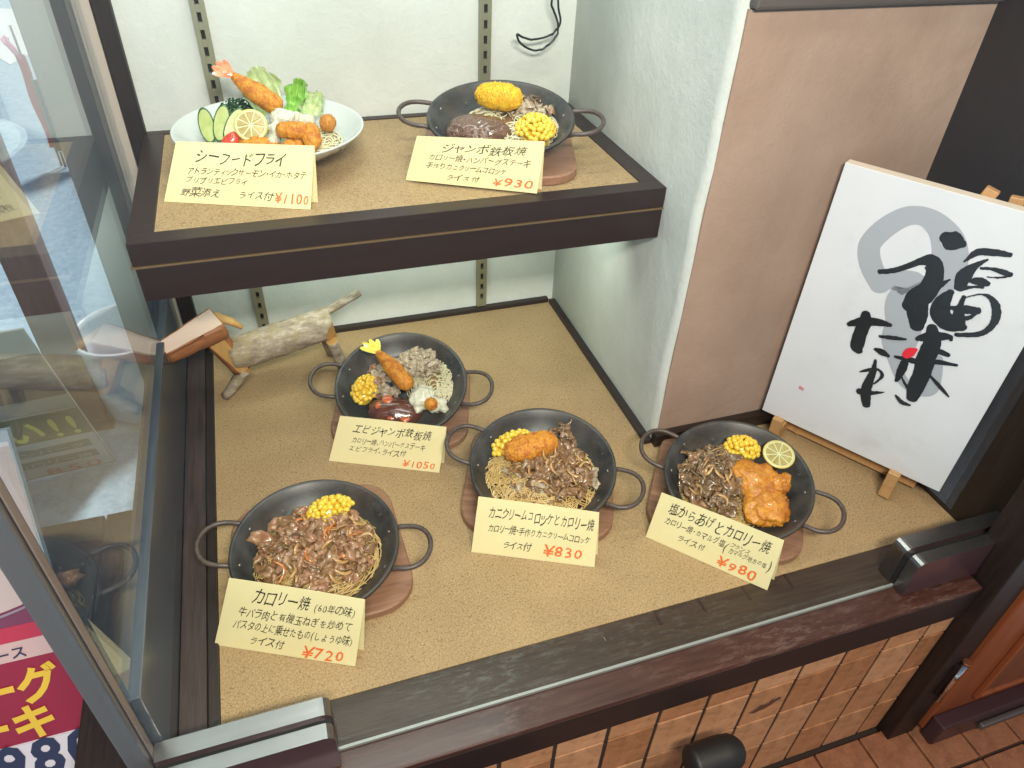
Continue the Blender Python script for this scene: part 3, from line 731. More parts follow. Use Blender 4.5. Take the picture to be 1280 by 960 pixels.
# each pan is propped up a little at the back so that it faces the street: axes and rim centre of each
def pan_frame(X_, F_, c, ang):
    X_ = Vector(X_).normalized(); F_ = Vector(F_).normalized(); N_ = X_.cross(F_); c = Vector(c)-N_*.0382
    return Matrix(((X_.x, F_.x, N_.x, c.x), (X_.y, F_.y, N_.y, c.y), (X_.z, F_.z, N_.z, c.z), (0, 0, 0, 1))), R(ang)
PANS = [
    (pan_frame((.99369, .11215, 0), (-.11185, .99104, .07295), (-.5882, -.6110, .0612), -22.9), 'black iron pan holding beef and onion on spaghetti, lower left', 'reddish wooden trivet under the beef and onion pan at lower left', 0),
    (pan_frame((.93895, -.34405, 0), (.33977, .92729, .15715), (-.2307, -.5588, .0682), -16.5), 'black iron pan holding an orange croquette on beef pasta', 'reddish wooden trivet under the croquette and beef pan', 0),
    (pan_frame((.82352, -.56729, 0), (.55997, .81288, .16018), (.0538, -.6714, .0684), -12.5), 'black iron pan holding fried chicken and a lemon slice', 'dark wooden trivet under the fried chicken and lemon pan', 0),
    (pan_frame((.9317, -.36322, 0), (.35115, .90075, .25563), (-.4049, -.3072, .0760), .5), 'black iron pan holding fried shrimp with a yellow tail', 'reddish wooden trivet under the fried shrimp and hamburger pan', 0),
    (pan_frame((.93358, -.35837, 0), (.35261, .91858, .17847), (-.2116, -.2367, .5043), 0), 'black iron pan with handles standing on the upper shelf', 'reddish wooden trivet under the pan on the upper shelf', H-.0022)]
M720, M830, M980, M1050, M930 = [q[0][0] for q in PANS]
pan0, triv0 = make_pan(), make_trivet()
for i, ((M, ang), lp, lt, z0) in enumerate(PANS):
    tr = triv0 if i == 0 else copy_tree(triv0); pn = pan0 if i == 0 else copy_tree(pan0)
    s = .983 if i == 4 else 1.0
    pn.matrix_world = M@Matrix.Rotation(ang, 4, 'Z')@Matrix.Scale(s, 4)
    tr.location = (M[0][3]+.003, M[1][3]+.017, z0); tr.rotation_euler = (0, 0, math.atan2(M[1][0], M[0][0])+ang*.4+R(4))
    tag(tr, lt, 'trivet', 'wooden trivets under the pans'); tag(pn, lp, 'pan', 'black iron pans')
    q = M@Vector((0, .060, 0)); q.z, hgt = z0+.0168, q.z-z0-.0168-.0010
    if hgt > .002:
        t = empty('prop_block', (q.x, q.y, q.z), math.atan2(M[1][0], M[0][0])); tag(t, ('small wooden block behind the 720 pan', 'small wooden block under the back of the croquette pan', 'small wooden block under the back of the fried chicken pan', 'small wooden block under the back of the shrimp pan', 'small wooden block under the back of the shelf pan')[i], 'block', 'blocks propping up the pans')
        box('block', -.025, .025, -.008, .008, .0002, hgt, TRIVET, t, .001)

# ------------------------------------------------------------------ food pieces
def ico(sub=3):
    bm = bmesh.new(); bmesh.ops.create_icosphere(bm, subdivisions=sub, radius=1.0); return bm
def blob_bm(lumps, sub=4, amp=.0012, fs=160, seed=0, k=6.0):
    """star-shaped soft union of spheres around the origin"""
    bm = ico(sub)
    for v in bm.verts:
        d = v.co.normalized(); best = []
        for (cx, cy, cz, r) in lumps:
            c = Vector((cx, cy, cz)); b = d.dot(c); disc = b*b-(c.dot(c)-r*r)
            if disc > 0:
                tt = b+math.sqrt(disc)
                if tt > 0: best.append(tt)
        rr = max(best) if best else .001
        if len(best) > 1:
            kk = k/rr; rr = math.log(sum(math.exp(kk*q) for q in best))/kk*.985
        v.co = d*rr; v.co += d*amp*fbm(v.co, fs, seed)
    return bm
def thing_obj(name, bm, m, loc, rz=0, label=None, cat=None, group=None, smooth=True, rx=0, ry=0):
    o = obj(name, bm, m, None, smooth); o.location = loc; o.rotation_euler = (rx, ry, rz); tag(o, label, cat, group); return o
def crumbs(o, n, size, m, seed=0, zmin=-1):
    """breadcrumb flakes standing on the faces of a fried piece, one part"""
    rnd = random.Random(seed); me = o.data; bm = bmesh.new(); ps = [p for p in me.polygons if p.center.z > zmin]
    for _ in range(n):
        p = rnd.choice(ps); c = p.center; nn = p.normal
        t1 = nn.cross(Vector((rnd.random()-.5, rnd.random()-.5, rnd.random()-.5))).normalized(); t2 = nn.cross(t1)
        s = size*rnd.uniform(.5, 1.3)
        a = bm.verts.new(c+t1*s-nn*s*.3); b = bm.verts.new(c-t1*s*.6+t2*s*.7-nn*s*.3); d = bm.verts.new(c-t1*s*.5-t2*s*.8-nn*s*.3); e = bm.verts.new(c+nn*s*rnd.uniform(.5, 1.0)+t1*s*rnd.uniform(-.4, .4))
        for f in ((a, b, e), (b, d, e), (d, a, e)): bm.faces.new(f)
    q = obj('breadcrumbs', bm, m, o); q['kind'] = 'stuff'; return q
def croquette(loc, rz, L, W, Hh, m, label, seed):
    bm = ico(4)
    for v in bm.verts:
        d = v.co.copy(); e = (abs(d.x)**2.6+abs(d.y)**2.4+abs(d.z)**2.4)**(-1/2.5); d *= e
        p = Vector((d.x*L, d.y*W, d.z*Hh)); p += v.co*(.0020*fbm(p, 75, seed)+.0010*fbm(p, 260, seed+3)); v.co = p
    o = thing_obj('croquette', bm, m, loc, rz, label, 'croquette'); crumbs(o, 700, .0021, m, seed, -.006); return o
def ribbon_slice(w, l, seed, fold=1.0, thick=.0009, nx=9, ny=4):
    """one crumpled thin slice of meat"""
    rnd = random.Random(seed); bm = bmesh.new(); G = [[], []]
    ph = rnd.random()*6; tw = rnd.uniform(-1.2, 1.2); cur = rnd.uniform(.2, 1.0)*fold
    for i in range(nx+1):
        row = [[], []]
        for j in range(ny+1):
            u = i/nx-.5; v_ = j/ny-.5
            ww = w*(.65+.35*math.cos(u*2.6))*(1+.25*nz((u*3, v_, seed), 2))
            x = u*l*(1-.15*fold); y = v_*ww+.18*l*math.sin(u*3+ph)*fold
            z = .16*w*math.sin(v_*7+u*5+ph)*fold + .22*w*math.sin(u*9+ph)*fold - cur*l*u*u*.9 + .25*w*nz((u*4, v_*3, seed*.37), 2.0)
            y2 = y*math.cos(tw*u)-z*math.sin(tw*u); z2 = y*math.sin(tw*u)+z*math.cos(tw*u)
            row[0].append(bm.verts.new((x, y2, z2))); row[1].append(bm.verts.new((x, y2, z2-thick)))
        G[0].append(row[0]); G[1].append(row[1])
    for s_ in (0, 1):
        for i in range(nx):
            for j in range(ny):
                q = (G[s_][i][j], G[s_][i+1][j], G[s_][i+1][j+1], G[s_][i][j+1]); bm.faces.new(q if s_ else q[::-1])
    for i in range(nx):
        for j in (0, ny): bm.faces.new((G[0][i][j], G[0][i+1][j], G[1][i+1][j], G[1][i][j]))
    for j in range(ny):
        for i in (0, nx): bm.faces.new((G[0][i][j], G[0][i][j+1], G[1][i][j+1], G[1][i][j]))
    return bm
SLICES = {}
def slice_mesh(kind, k):
    key = (kind.name, k)
    if key not in SLICES:
        rnd = random.Random(k*17+3)
        bm = ribbon_slice(rnd.uniform(.010, .018), rnd.uniform(.026, .044), k*1.7, rnd.uniform(.3, .85), .0007, 12, 4)
        bmesh.ops.recalc_face_normals(bm, faces=bm.faces); me = bpy.data.meshes.new('meat_slice'); bm.to_mesh(me); bm.free()
        me.materials.append(kind); me.polygons.foreach_set('use_smooth', [True]*len(me.polygons)); SLICES[key] = me
    return SLICES[key]
STRIPS = {}
def strip_mesh(kind, k):
    key = (kind.name, k)
    if key not in STRIPS:
        rnd = random.Random(k*5+1); bm = bmesh.new(); L = rnd.uniform(.020, .034); c = rnd.uniform(.3, 1.1)*rnd.choice((-1, 1)); pts = []
        for i in range(9):
            u = i/8-.5; pts.append((u*L, c*L*u*u*1.3, .003*math.sin(u*5+k)-L*.25*u*u))
        add_tube(bm, pts, [.0006+.0018*math.sin(math.pi*(i+.6)/9.2) for i in range(9)], 8, flat=.38)
        bmesh.ops.recalc_face_normals(bm, faces=bm.faces); me = bpy.data.meshes.new('strip'); bm.to_mesh(me); bm.free(); me.materials.append(kind)
        STRIPS[key] = me
    return STRIPS[key]
def mound_z(x, y, rx, ry, hh):
    q = 1-(x/rx)**2-(y/ry)**2
    return hh*max(q, 0)**.55
def pile(name, part, meshes, n, c, rx, ry, base, hh, rot, label, cat, seed, strips=(), ns=0, spin=.7, sc=(.85, 1.2), lift=0.0, stripname='onion_strip'):
    rnd = random.Random(seed); t = empty(name, c, R(rot)); tag(t, label, cat); pts = []
    tries = 0
    while len(pts) < n and tries < 4000:
        tries += 1; a = rnd.random()*6.283; r = math.sqrt(rnd.random()); x, y = rx*r*math.cos(a)*.92, ry*r*math.sin(a)*.92
        md = .011 if tries < 2500 else .006
        if all((x-p[0])**2+(y-p[1])**2 > md**2*(28/max(n, 1)) for p in pts): pts.append((x, y))
    for x, y in pts:
        o = link(part, rnd.choice(meshes), t); z = base+mound_z(x, y, rx, ry, hh)+rnd.uniform(-.001, .003)+lift
        s = rnd.uniform(*sc); o.location = (x, y, z); o.scale = (s, s, s)
        tx = -(y/ry)*.6+rnd.gauss(0, .35)*spin; ty = (x/rx)*.6+rnd.gauss(0, .35)*spin
        o.rotation_euler = (tx, ty, rnd.random()*6.283)
    for k in range(ns):
        a = rnd.random()*6.283; r = math.sqrt(rnd.random())*.85; x, y = rx*r*math.cos(a), ry*r*math.sin(a)
        o = link(stripname, rnd.choice(strips), t); o.location = (x, y, base+mound_z(x, y, rx, ry, hh)+.0055+rnd.uniform(0, .003)+lift)
        o.rotation_euler = (rnd.gauss(0, .3)-(y/ry)*.5, rnd.gauss(0, .3)+(x/rx)*.5, rnd.random()*6.283)
    return t
def spaghetti(c, rx, ry, base, hh, n, m, label, seed, rad=.00085, rot=0, loops=.5, zl=0.0):
    rnd = random.Random(seed); bm = bmesh.new()
    for s_ in range(n):
        a = rnd.random()*6.283; r0 = math.sqrt(rnd.uniform(.08, 1)) ; ar = rnd.uniform(.4, 2.2); lay = rnd.uniform(.55, 1.0)
        loop = rnd.random() < loops; cx, cy = r0*math.cos(a), r0*math.sin(a); lr = rnd.uniform(.10, .26); st = rnd.random()*6.28; N_ = 14
        pts = []
        for i in range(N_):
            u = i/(N_-1)
            if loop: x = cx*.88+lr*math.cos(st+u*5.2); y = cy*.88+lr*math.sin(st+u*5.2); dz = .0015*math.sin(u*6+st)
            else:
                aa = a+(u-.5)*ar; rr = min(r0, .97)*(1+.07*math.sin(u*5+st)); x = rr*math.cos(aa); y = rr*math.sin(aa); dz = .001*math.sin(u*7)
            q = math.hypot(x, y)
            if q > 1.12: x, y = x/q*1.12, y/q*1.12
            X, Y = x*rx, y*ry
            z = base+mound_z(X, Y, rx*1.02, ry*1.02, hh)*lay+dz+.001
            pts.append((X, Y, z))
        add_tube(bm, pts, rad, 5, caps=False)
    o = obj('spaghetti', bm, m); o.location = c; o.rotation_euler = (0, 0, R(rot)); tag(o, label, 'pasta', None, 'stuff'); return o
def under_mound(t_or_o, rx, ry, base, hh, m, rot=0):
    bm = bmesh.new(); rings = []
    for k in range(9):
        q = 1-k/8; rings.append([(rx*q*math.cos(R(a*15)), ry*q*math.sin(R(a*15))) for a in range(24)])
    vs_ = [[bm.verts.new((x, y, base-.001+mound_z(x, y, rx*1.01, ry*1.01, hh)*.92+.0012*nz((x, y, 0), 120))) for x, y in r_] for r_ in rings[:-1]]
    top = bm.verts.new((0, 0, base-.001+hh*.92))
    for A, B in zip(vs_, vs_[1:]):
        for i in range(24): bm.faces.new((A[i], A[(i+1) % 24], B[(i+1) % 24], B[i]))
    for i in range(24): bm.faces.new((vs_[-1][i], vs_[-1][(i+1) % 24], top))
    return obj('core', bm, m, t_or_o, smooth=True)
bm = ico(2)
for v in bm.verts:
    v.co = Vector((v.co.x*.0046*(1-.25*v.co.z), v.co.y*.0040, v.co.z*.0046))
    if v.co.z > .0030: v.co.z = .0030+(v.co.z-.0030)*.3
KERN = bpy.data.meshes.new('kernel'); bm.to_mesh(KERN); bm.free(); KERN.materials.append(CORN); KERN.polygons.foreach_set('use_smooth', [True]*len(KERN.polygons))
def corn(c, rx, ry, hh, n, label, seed, rot=0):
    rnd = random.Random(seed); t = empty('corn_heap', c, R(rot)); tag(t, label, 'corn', 'heaps of sweet corn'); P = []; tries = 0
    while len(P) < n and tries < 9000:
        tries += 1; a = rnd.random()*6.283; r = math.sqrt(rnd.random()); x, y = rx*r*math.cos(a), ry*r*math.sin(a); z = mound_z(x, y, rx*1.05, ry*1.05, hh)
        if tries > 5000: z *= rnd.uniform(.4, 1)
        if all((x-p[0])**2+(y-p[1])**2+(z-p[2])**2 >  .0066**2 for p in P): P.append((x, y, z))
    bm = blob_bm([(0, 0, 0, 1)], 3, .03, 2, seed)
    o = link('core', bpy.data.meshes.new('core'), t); bm.to_mesh(o.data); bm.free(); o.data.materials.append(CORN); o.scale = (rx*.86, ry*.86, hh*.80)
    for x, y, z in P:
        o = link('kernel', KERN, t); o.location = (x, y, z+.002); s = rnd.uniform(1.0, 1.25); o.scale = (s, s*rnd.uniform(.75, 1.1), s*rnd.uniform(.85, 1.1)); o.rotation_euler = (rnd.gauss(0, .6), rnd.gauss(0, .6), rnd.random()*6.28)
    return t
def lemon(loc, rot, r, label, seg_m=LEMS, name='lemon_slice'):
    t = empty(name, loc); t.rotation_euler = rot; tag(t, label, 'lemon slice')
    bm = bmesh.new(); add_lathe(bm, [(r*.90, -.0018), (r, -.0014), (r*1.01, 0), (r, .0014), (r*.90, .0018)], 40); 
    add_lathe(bm, [(r*.90, .0018), (r*.90, -.0018)], 40); obj('rind', bm, LEMR, t, smooth=True)
    bm = bmesh.new(); add_lathe(bm, [(0, -.0015), (r*.905, -.0015), (r*.905, .0013), (0, .0013)], 40); obj('pith', bm, LEMP, t)
    for k in range(9):
        bm = bmesh.new(); a0 = R(40*k+3); a1 = R(40*k+37); P = [(r*.10*math.cos((a0+a1)/2), r*.10*math.sin((a0+a1)/2))]
        P += [(r*.82*math.cos(a0+(a1-a0)*q/5), r*.82*math.sin(a0+(a1-a0)*q/5)) for q in range(6)]
        A = [bm.verts.new((x, y, .0014)) for x, y in P]; cx = sum(p[0] for p in P)/7; cy = sum(p[1] for p in P)/7
        B = [bm.verts.new((cx+(x-cx)*.86, cy+(y-cy)*.86, .0021)) for x, y in P]
        for i in range(7): bm.faces.new((A[i], A[(i+1) % 7], B[(i+1) % 7], B[i]))
        bm.faces.new(B); obj('segment', bm, seg_m, t)
    return t
def shrimp(tail, head, r, m, tailm, label, seed, sag=.006, fan=1.0, updir=(0, 0, 1)):
    tail, head = Vector(tail), Vector(head); ax = (head-tail); L = ax.length; d = ax.normalized()
    t = empty('fried_shrimp', head); tag(t, label, 'fried shrimp')
    sd2 = Vector(updir).cross(d).normalized(); upv = d.cross(sd2)
    bm = bmesh.new(); pts = []; rad = []
    for i in range(25):
        u = i/24; p = tail+d*L*(.20+.80*u)+upv*sag*math.sin(math.pi*u)-head
        pts.append(p); rr = r*(.34+.66*min(1, u*2.2)**.8) if u < .82 else r*math.sqrt(max(0, 1-((u-.82)/.19)**2))
        rad.append(max(rr, .0004))
    add_tube(bm, pts, rad, 20)
    for v in bm.verts: v.co += (v.co-pts[12]).normalized()*.0013*fbm(v.co, 110, seed)
    b = obj('body', bm, m, t, smooth=True); q = crumbs(b, 330, .0016, m, seed); q.parent = b
    # tail fan: tapered blades with thickness
    root = tail+d*L*.24-head
    for k, an in enumerate((-.44, -.17, .13, .40)):
        bm = bmesh.new(); dirv = (-d*math.cos(an*fan*1.3)+sd2*math.sin(an*fan*1.3)).normalized(); cr = dirv.cross(upv).normalized(); Lb = L*.34*(1-.07*abs(k-1.5))
        pr = []
        for i in range(7):
            u = i/6; wd = .0008+.0040*math.sin(min(1, u*1.05)*math.pi*.66)*(1 if u < .9 else .35); c = root+dirv*Lb*u+upv*(.004*math.sin(u*2+k))
            pr.append([bm.verts.new(c+cr*wd+upv*.0), bm.verts.new(c+upv*.0009), bm.verts.new(c-cr*wd), bm.verts.new(c-upv*.0009)])
        for A, B in zip(pr, pr[1:]):
            for i in range(4): bm.faces.new((A[i], A[(i+1) % 4], B[(i+1) % 4], B[i]))
        bm.faces.new(pr[-1]); bm.faces.new(pr[0][::-1]); obj('tail_fin', bm, tailm, t)
    bm = bmesh.new(); add_tube(bm, [root-d*L*.03, root+d*L*.03, root+d*L*.07], [r*.22, r*.34, r*.36], 12); obj('tail_joint', bm, tailm, t)
    return t
Bs = [slice_mesh(BEEF, k) for k in range(7)]; Bp = [slice_mesh(BEEFP, k) for k in range(7)]; Bg = [slice_mesh(BEEFG, k) for k in range(6)]; Bd = [slice_mesh(BEEFD, k) for k in range(6)]
So = [strip_mesh(ONION, k) for k in range(5)]; Sc = [strip_mesh(CARROT, k) for k in range(2)]; Sd = [strip_mesh(BEEFD, k) for k in range(5)]
PB = .0055    # inner floor of a pan above its base; every dish is laid out level and then tipped with its pan
def tip(before, M):
    bpy.context.view_layer.update()
    for q in [q for q in COL.objects if q not in before and q.parent is None]: q.matrix_world = M@q.matrix_basis

# --- pan 720: beef and onion on spaghetti
before = set(COL.objects); c = (.001, -.006, PB)
spaghetti(c, .089, .079, .002, .027, 280, PASTA, 'ring of thin spaghetti peeping out under the beef and onion', 11)
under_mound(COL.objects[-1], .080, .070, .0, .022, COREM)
pile('beef_and_onion', 'beef_slice', Bp+Bs[:4], 96, (-.002, -.004, PB), .084, .075, .006, .032, -10, 'pinkish brown beef slices with onion heaped over the spaghetti', 'beef', 12, So+So+Sd+Sc, 36, sc=(.9, 1.3))
corn((.034, .052, PB+.022), .031, .020, .022, 44, 'heap of yellow corn at the back of the beef and onion pan', 13)
tip(before, M720)
# --- pan 830
before = set(COL.objects); c = (-.002, -.010, PB)
spaghetti(c, .091, .080, .002, .026, 330, PASTA, 'tangle of spaghetti loops under the croquette and beef', 21, loops=.75, rad=.0011)
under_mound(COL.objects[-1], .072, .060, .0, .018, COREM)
pile('beef_heap', 'beef_slice', Bs+Bs+Bg[:2], 84, (.014, -.008, PB), .074, .056, .008, .028, -12, 'brown beef slices lying in front of the orange croquette', 'beef', 22, Sd+So+So, 26, sc=(.9, 1.25))
pile('beef_shreds', 'beef_slice', Bs, 9, (.034, .064, PB+.004), .014, .032, .010, .016, 12, 'curled beef shreds rising right of the orange croquette', 'beef', 24, Sd, 4, sc=(.7, 1))
croquette((-.020, .028, PB+.039), R(22), .044, .022, .018, FRY, 'orange brown oval croquette lying on beef pasta beside corn', 3)
corn((-.052, .045, PB+.016), .036, .016, .022, 34, 'pale yellow corn behind the orange croquette', 23, 35)
tip(before, M830)
# --- pan 980
before = set(COL.objects)
spaghetti((-.020, -.006, PB), .074, .078, .0, .024, 220, PASTA, 'spaghetti strands at the left rim of the fried chicken pan', 31, loops=.4)
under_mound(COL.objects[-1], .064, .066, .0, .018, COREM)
pile('beef_and_onion', 'beef_slice', Bd+Bs[:3], 78, (-.034, -.006, PB), .056, .074, .008, .026, 0, 'dark shiny beef and onion shreds left of the fried chicken', 'beef', 32, So[:3]+Sd+Sd, 40, spin=.6, sc=(.8, 1.15))
corn((.002, .066, PB+.018), .026, .021, .022, 44, 'yellow corn next to the lemon slice and fried chicken', 33)
def chicken(lumps, amp, fs, sd_, loc, rz, label, sz):
    bm = blob_bm(lumps, 5, amp, fs, sd_)
    for v in bm.verts: v.co += v.co.normalized()*.0012*fbm(v.co, 260, sd_+2)
    o = thing_obj('fried_chicken', bm, CHICK, loc, rz, label, 'fried chicken', 'pieces of fried chicken'); o.scale = (1, 1, sz); crumbs(o, 90, .0016, CHICK, sd_)
chicken([(0, 0, 0, .026), (.020, .006, 0, .022), (-.014, .008, .001, .020), (.006, -.020, .0, .022), (-.006, .016, .002, .016), (.026, -.012, 0, .018)], .0050, 55, 4, (.022, .008, PB+.026), R(5), 'broad smooth orange fried chicken piece beside the lemon slice', .66)
chicken([(0, 0, 0, .027), (.018, .0, 0, .021), (-.016, -.004, 0, .021), (.004, -.018, 0, .019), (-.004, .016, 0, .017), (.012, .014, .004, .012)], .0052, 70, 8, (.044, -.036, PB+.022), R(40), 'lumpy brown fried chicken piece nearest the front of its pan', .70)
chicken([(0, 0, 0, .015), (.009, .004, 0, .013), (-.009, .003, .001, .013), (.0, -.012, .0, .013)], .0048, 100, 9, (.060, .010, PB+.026), R(10), 'small craggy fried chicken piece at the right of its pan', 1)
lemon((.056, .056, PB+.041), (R(8), R(4), 0), .0250, 'green-yellow lemon slice leaning on the fried chicken')
tip(before, M980)
# --- pan 1050
before = set(COL.objects)
spaghetti((.050, .024, PB), .044, .058, .0, .018, 170, PASTAW, 'thin pale noodles at the right side of the shrimp pan', 41, loops=.75, rad=.0009)
under_mound(COL.objects[-1], .034, .046, .0, .011, COREM)
pile('beef_heap', 'beef_slice', Bg+Bp[:2], 34, (-.032, .014, PB), .036, .040, .006, .022, 20, 'greyish pink beef slices left of the fried shrimp', 'beef', 42, sc=(.75, 1.05))
pile('creamy_meat_mound', 'meat_slice', Bg, 34, (.016, .052, PB), .040, .028, .012, .020, 0, 'pale creamy meat mound behind the fried shrimp', 'meat', 44, sc=(.8, 1.1))
o = thing_obj('hamburger_steak', blob_bm([(0, 0, 0, .032), (.020, .0, 0, .027), (-.020, 0, 0, .027)], 4, .0014, 60, 5), SAUCE, (-.006, -.048, PB+.010), R(0), 'smooth brown hamburger steak with red slices behind the 1050 card', 'hamburger steak')
o.scale = (1, .88, .66)
for k, (x, y, z, w_) in enumerate(((-.030, -.048, .0335, 'leftmost'), (-.008, -.064, .0295, 'front middle'), (.016, -.066, .0275, 'rightmost'), (-.018, -.036, .0375, 'rearmost'))):
    bm = blob_bm([(0, 0, 0, .0088), (.003, .001, 0, .007)], 3, .0006, 120, k); q = thing_obj('carrot_slice', bm, REDS, (x, y, z-.002), k, w_+' of the glossy orange-red slices on the brown hamburger steak', 'carrot slice', 'glossy orange-red slices on the hamburger steak'); q.scale = (1, 1, .35)
corn((-.064, -.012, PB+.012), .020, .030, .022, 42, 'bright yellow corn left of the beef in the shrimp pan', 43, -10)
shrimp((-.062, .060, PB+.060), (.020, -.020, PB+.044), .0150, FRY, TAILY, 'fried shrimp with a yellow tail resting across the pan', 5, sag=.004)
thing_obj('tartar_sauce', blob_bm([(0, 0, 0, .019), (.012, -.010, -.002, .014), (.024, -.018, -.006, .011), (-.008, -.012, 0, .013), (-.004, -.024, -.006, .009), (.010, .006, 0, .012), (.036, -.006, -.008, .009), (.040, -.018, -.012, .007)], 5, .0034, 100, 6), MAYO, (.038, -.020, PB+.024), 0, 'white tartar sauce over the head of the fried shrimp', 'sauce').scale = (1, 1, .85)
o = thing_obj('fried_ball', blob_bm([(0, 0, 0, .0115)], 4, .0014, 160, 7), FRY, (.058, -.040, PB+.030), 0, 'orange fried ball peeping through the tartar sauce', 'fried ball'); crumbs(o, 120, .0013, FRY, 3)
tip(before, M1050)
# --- pan 930 on the shelf
before = set(COL.objects); PZ = PB
spaghetti((.016, .018, PZ), .080, .066, .0, .022, 190, PASTAW, 'noodle loops around the food in the shelf pan', 51, rot=0, loops=.75)
under_mound(COL.objects[-1], .066, .052, .0, .015, BEEF)
pile('beef_shreds', 'beef_slice', Bg+Bs[:2], 20, (.040, .052, PZ), .036, .030, .006, .020, -10, 'brown beef shreds behind the corn in the shelf pan', 'beef', 52, Sd, 8)
croquette((-.006, .042, PZ+.040), R(-6), .037, .0195, .019, FRYY, 'bright yellow croquette in the pan on the shelf', 13)
bm = blob_bm([(0, 0, 0, .034), (.020, 0, 0, .030), (-.020, 0, 0, .030)], 5, .0042, 60, 15)
o = thing_obj('hamburger_steak', bm, PATTY, (-.034, -.016, PZ+.011), R(4), 'dark glossy hamburger steak behind the 930 card', 'hamburger steak'); o.scale = (1, .9, .66)
corn((.054, -.012, PZ+.008), .029, .030, .028, 66, 'round heap of yellow corn in the shelf pan', 53)
tip(before, M930)

# --- white seafood plate on the shelf
t = empty('white_plate', (-.5510, -.162, H-.0022)); tag(t, 'wide white ceramic bowl with fine rings holding the seafood fry', 'plate')
prof = [(0, .004), (.040, .004), (.043, 0), (.048, 0), (.050, .007), (.078, .020), (.105, .036), (.126, .054), (.1345, .0635), (.1365, .0665), (.1350, .0680), (.1325, .0665)]
for k in range(22):
    u = k/21; r_ = .1300-.085*u; z_ = .0640-.0495*math.sin(u*math.pi/2)**.9; prof.append((r_, z_+(.0007 if k % 2 else 0)))
prof += [(.03, .0105), (0, .0102)]
prof = [(r_*1.018, z_*.80) for r_, z_ in prof]
bm = bmesh.new(); add_lathe(bm, prof, 96); obj('bowl', bm, CERAMIC, t, smooth=True)
BZ = H+.008
def disc_slice(loc, rot, rx, ry, label):
    t = empty('cucumber_slice', loc); t.rotation_euler = rot; tag(t, label, 'cucumber slice', 'cucumber slices on the white plate')
    bm = bmesh.new(); add_lathe(bm, [(0, -.0014), (.93, -.0014), (.93, .0014), (0, .0014)], 36, rx, ry); obj('flesh', bm, CUKE, t)
    bm = bmesh.new(); add_lathe(bm, [(.88, -.0016), (1, -.0012), (1, .0012), (.88, .0016)], 36, rx, ry); add_lathe(bm, [(.88, .0016), (.88, -.0016)], 36, rx, ry); obj('peel', bm, CUKES, t, smooth=True)
disc_slice((-.639, -.148, H+.052), (R(62), R(-8), R(-8)), .0115, .026, 'leftmost of the cucumber slices leaning on the plate rim')
disc_slice((-.618, -.151, H+.055), (R(60), R(14), R(-14)), .0115, .028, 'middle cucumber slice of the row on the white plate')
disc_slice((-.601, -.157, H+.053), (R(58), R(28), R(-18)), .0115, .028, 'cucumber slice just left of the lemon on the plate')
lemon((-.577, -.183, H+.060), (R(50), R(8), R(-12)), .0235, 'upright lemon slice on the white plate', LEMO)
o = thing_obj('tomato_wedge', blob_bm([(0, 0, 0, .012), (.006, .0, .006, .009), (-.005, 0, -.004, .009)], 3, .0006, 60, 5), TOM, (-.609, -.178, H+.036), 0, 'red tomato wedge below the lemon on the white plate', 'tomato')
# salmon fry under lemon
o = thing_obj('fried_salmon', blob_bm([(0, 0, 0, .018), (.018, .002, 0, .016), (-.016, 0, 0, .015)], 4, .0016, 110, 12), FRY, (-.572, -.196, H+.030), R(-20), 'orange fried salmon piece tucked under the lemon slice', 'fried fish'); crumbs(o, 160, .0015, FRY, 8)
# parsley
rnd = random.Random(5); bm = bmesh.new()
for k in range(420):
    a = rnd.random()*6.283; e = rnd.uniform(-.2, 1.4); r_ = rnd.uniform(.6, 1)*.024
    p = Vector((r_*math.cos(a)*math.cos(e)*1.25, r_*math.sin(a)*math.cos(e), r_*math.sin(e)*.95))
    s = rnd.uniform(.0016, .0034); u_ = Vector((rnd.gauss(0, 1), rnd.gauss(0, 1), rnd.gauss(0, 1))).normalized(); w_ = u_.orthogonal().normalized(); c_ = u_.cross(w_)
    q = [bm.verts.new(p+w_*s), bm.verts.new(p+c_*s*.7+u_*s*.4), bm.verts.new(p-w_*s), bm.verts.new(p-c_*s*.7+u_*s*.4)]; mid = bm.verts.new(p-u_*s*.5)
    for i in range(4): bm.faces.new((q[i], q[(i+1) % 4], mid))
t = empty('parsley_sprig', (-.594, -.085, H+.046)); tag(t, 'dark green curly parsley behind the cucumber slices', 'parsley')
q = obj('leaf_cluster', bm, PARS, t); q['kind'] = 'stuff'
bm = bmesh.new(); add_tube(bm, [(0, 0, -.02), (.002, -.001, -.005), (0, 0, .008)], .0013, 6); obj('stem', bm, LEAFG, t)
# lettuce leaves
def leaf(loc, rot, w, h_, m, label, seed, name='lettuce_leaf', ruf=1.0):
    bm = bmesh.new(); nx, ny = 16, 16; G = []
    for s_ in (0, 1):
        g_ = []
        for j in range(ny+1):
            row = []
            for i in range(nx+1):
                u = i/nx-.5; v_ = j/ny; edge = max(abs(u)*2, v_)
                wid = w*(.35+.65*math.sin(min(1, v_*1.2)*math.pi*.5))*(1-.3*max(0, v_-.8)/.2)
                x = u*wid; z = v_*h_*(1-.22*abs(u)**2*4)+.004*nz((u*5, v_*5, seed), 1.5); y = .25*w*(u*2)**2*-1+.012*ruf*edge**3*math.sin(u*26+v_*9+seed)+.006*nz((u*4, v_*4, seed), 2)-.25*h_*v_*v_
                row.append(bm.verts.new((x, y+s_*.0009, z)))
            g_.append(row)
        G.append(g_)
    for s_ in (0, 1):
        for j in range(ny):
            for i in range(nx):
                q = (G[s_][j][i], G[s_][j][i+1], G[s_][j+1][i+1], G[s_][j+1][i]); bm.faces.new(q if s_ else q[::-1])
    return thing_obj(name, bm, m, loc, 0, label, 'lettuce') , rot
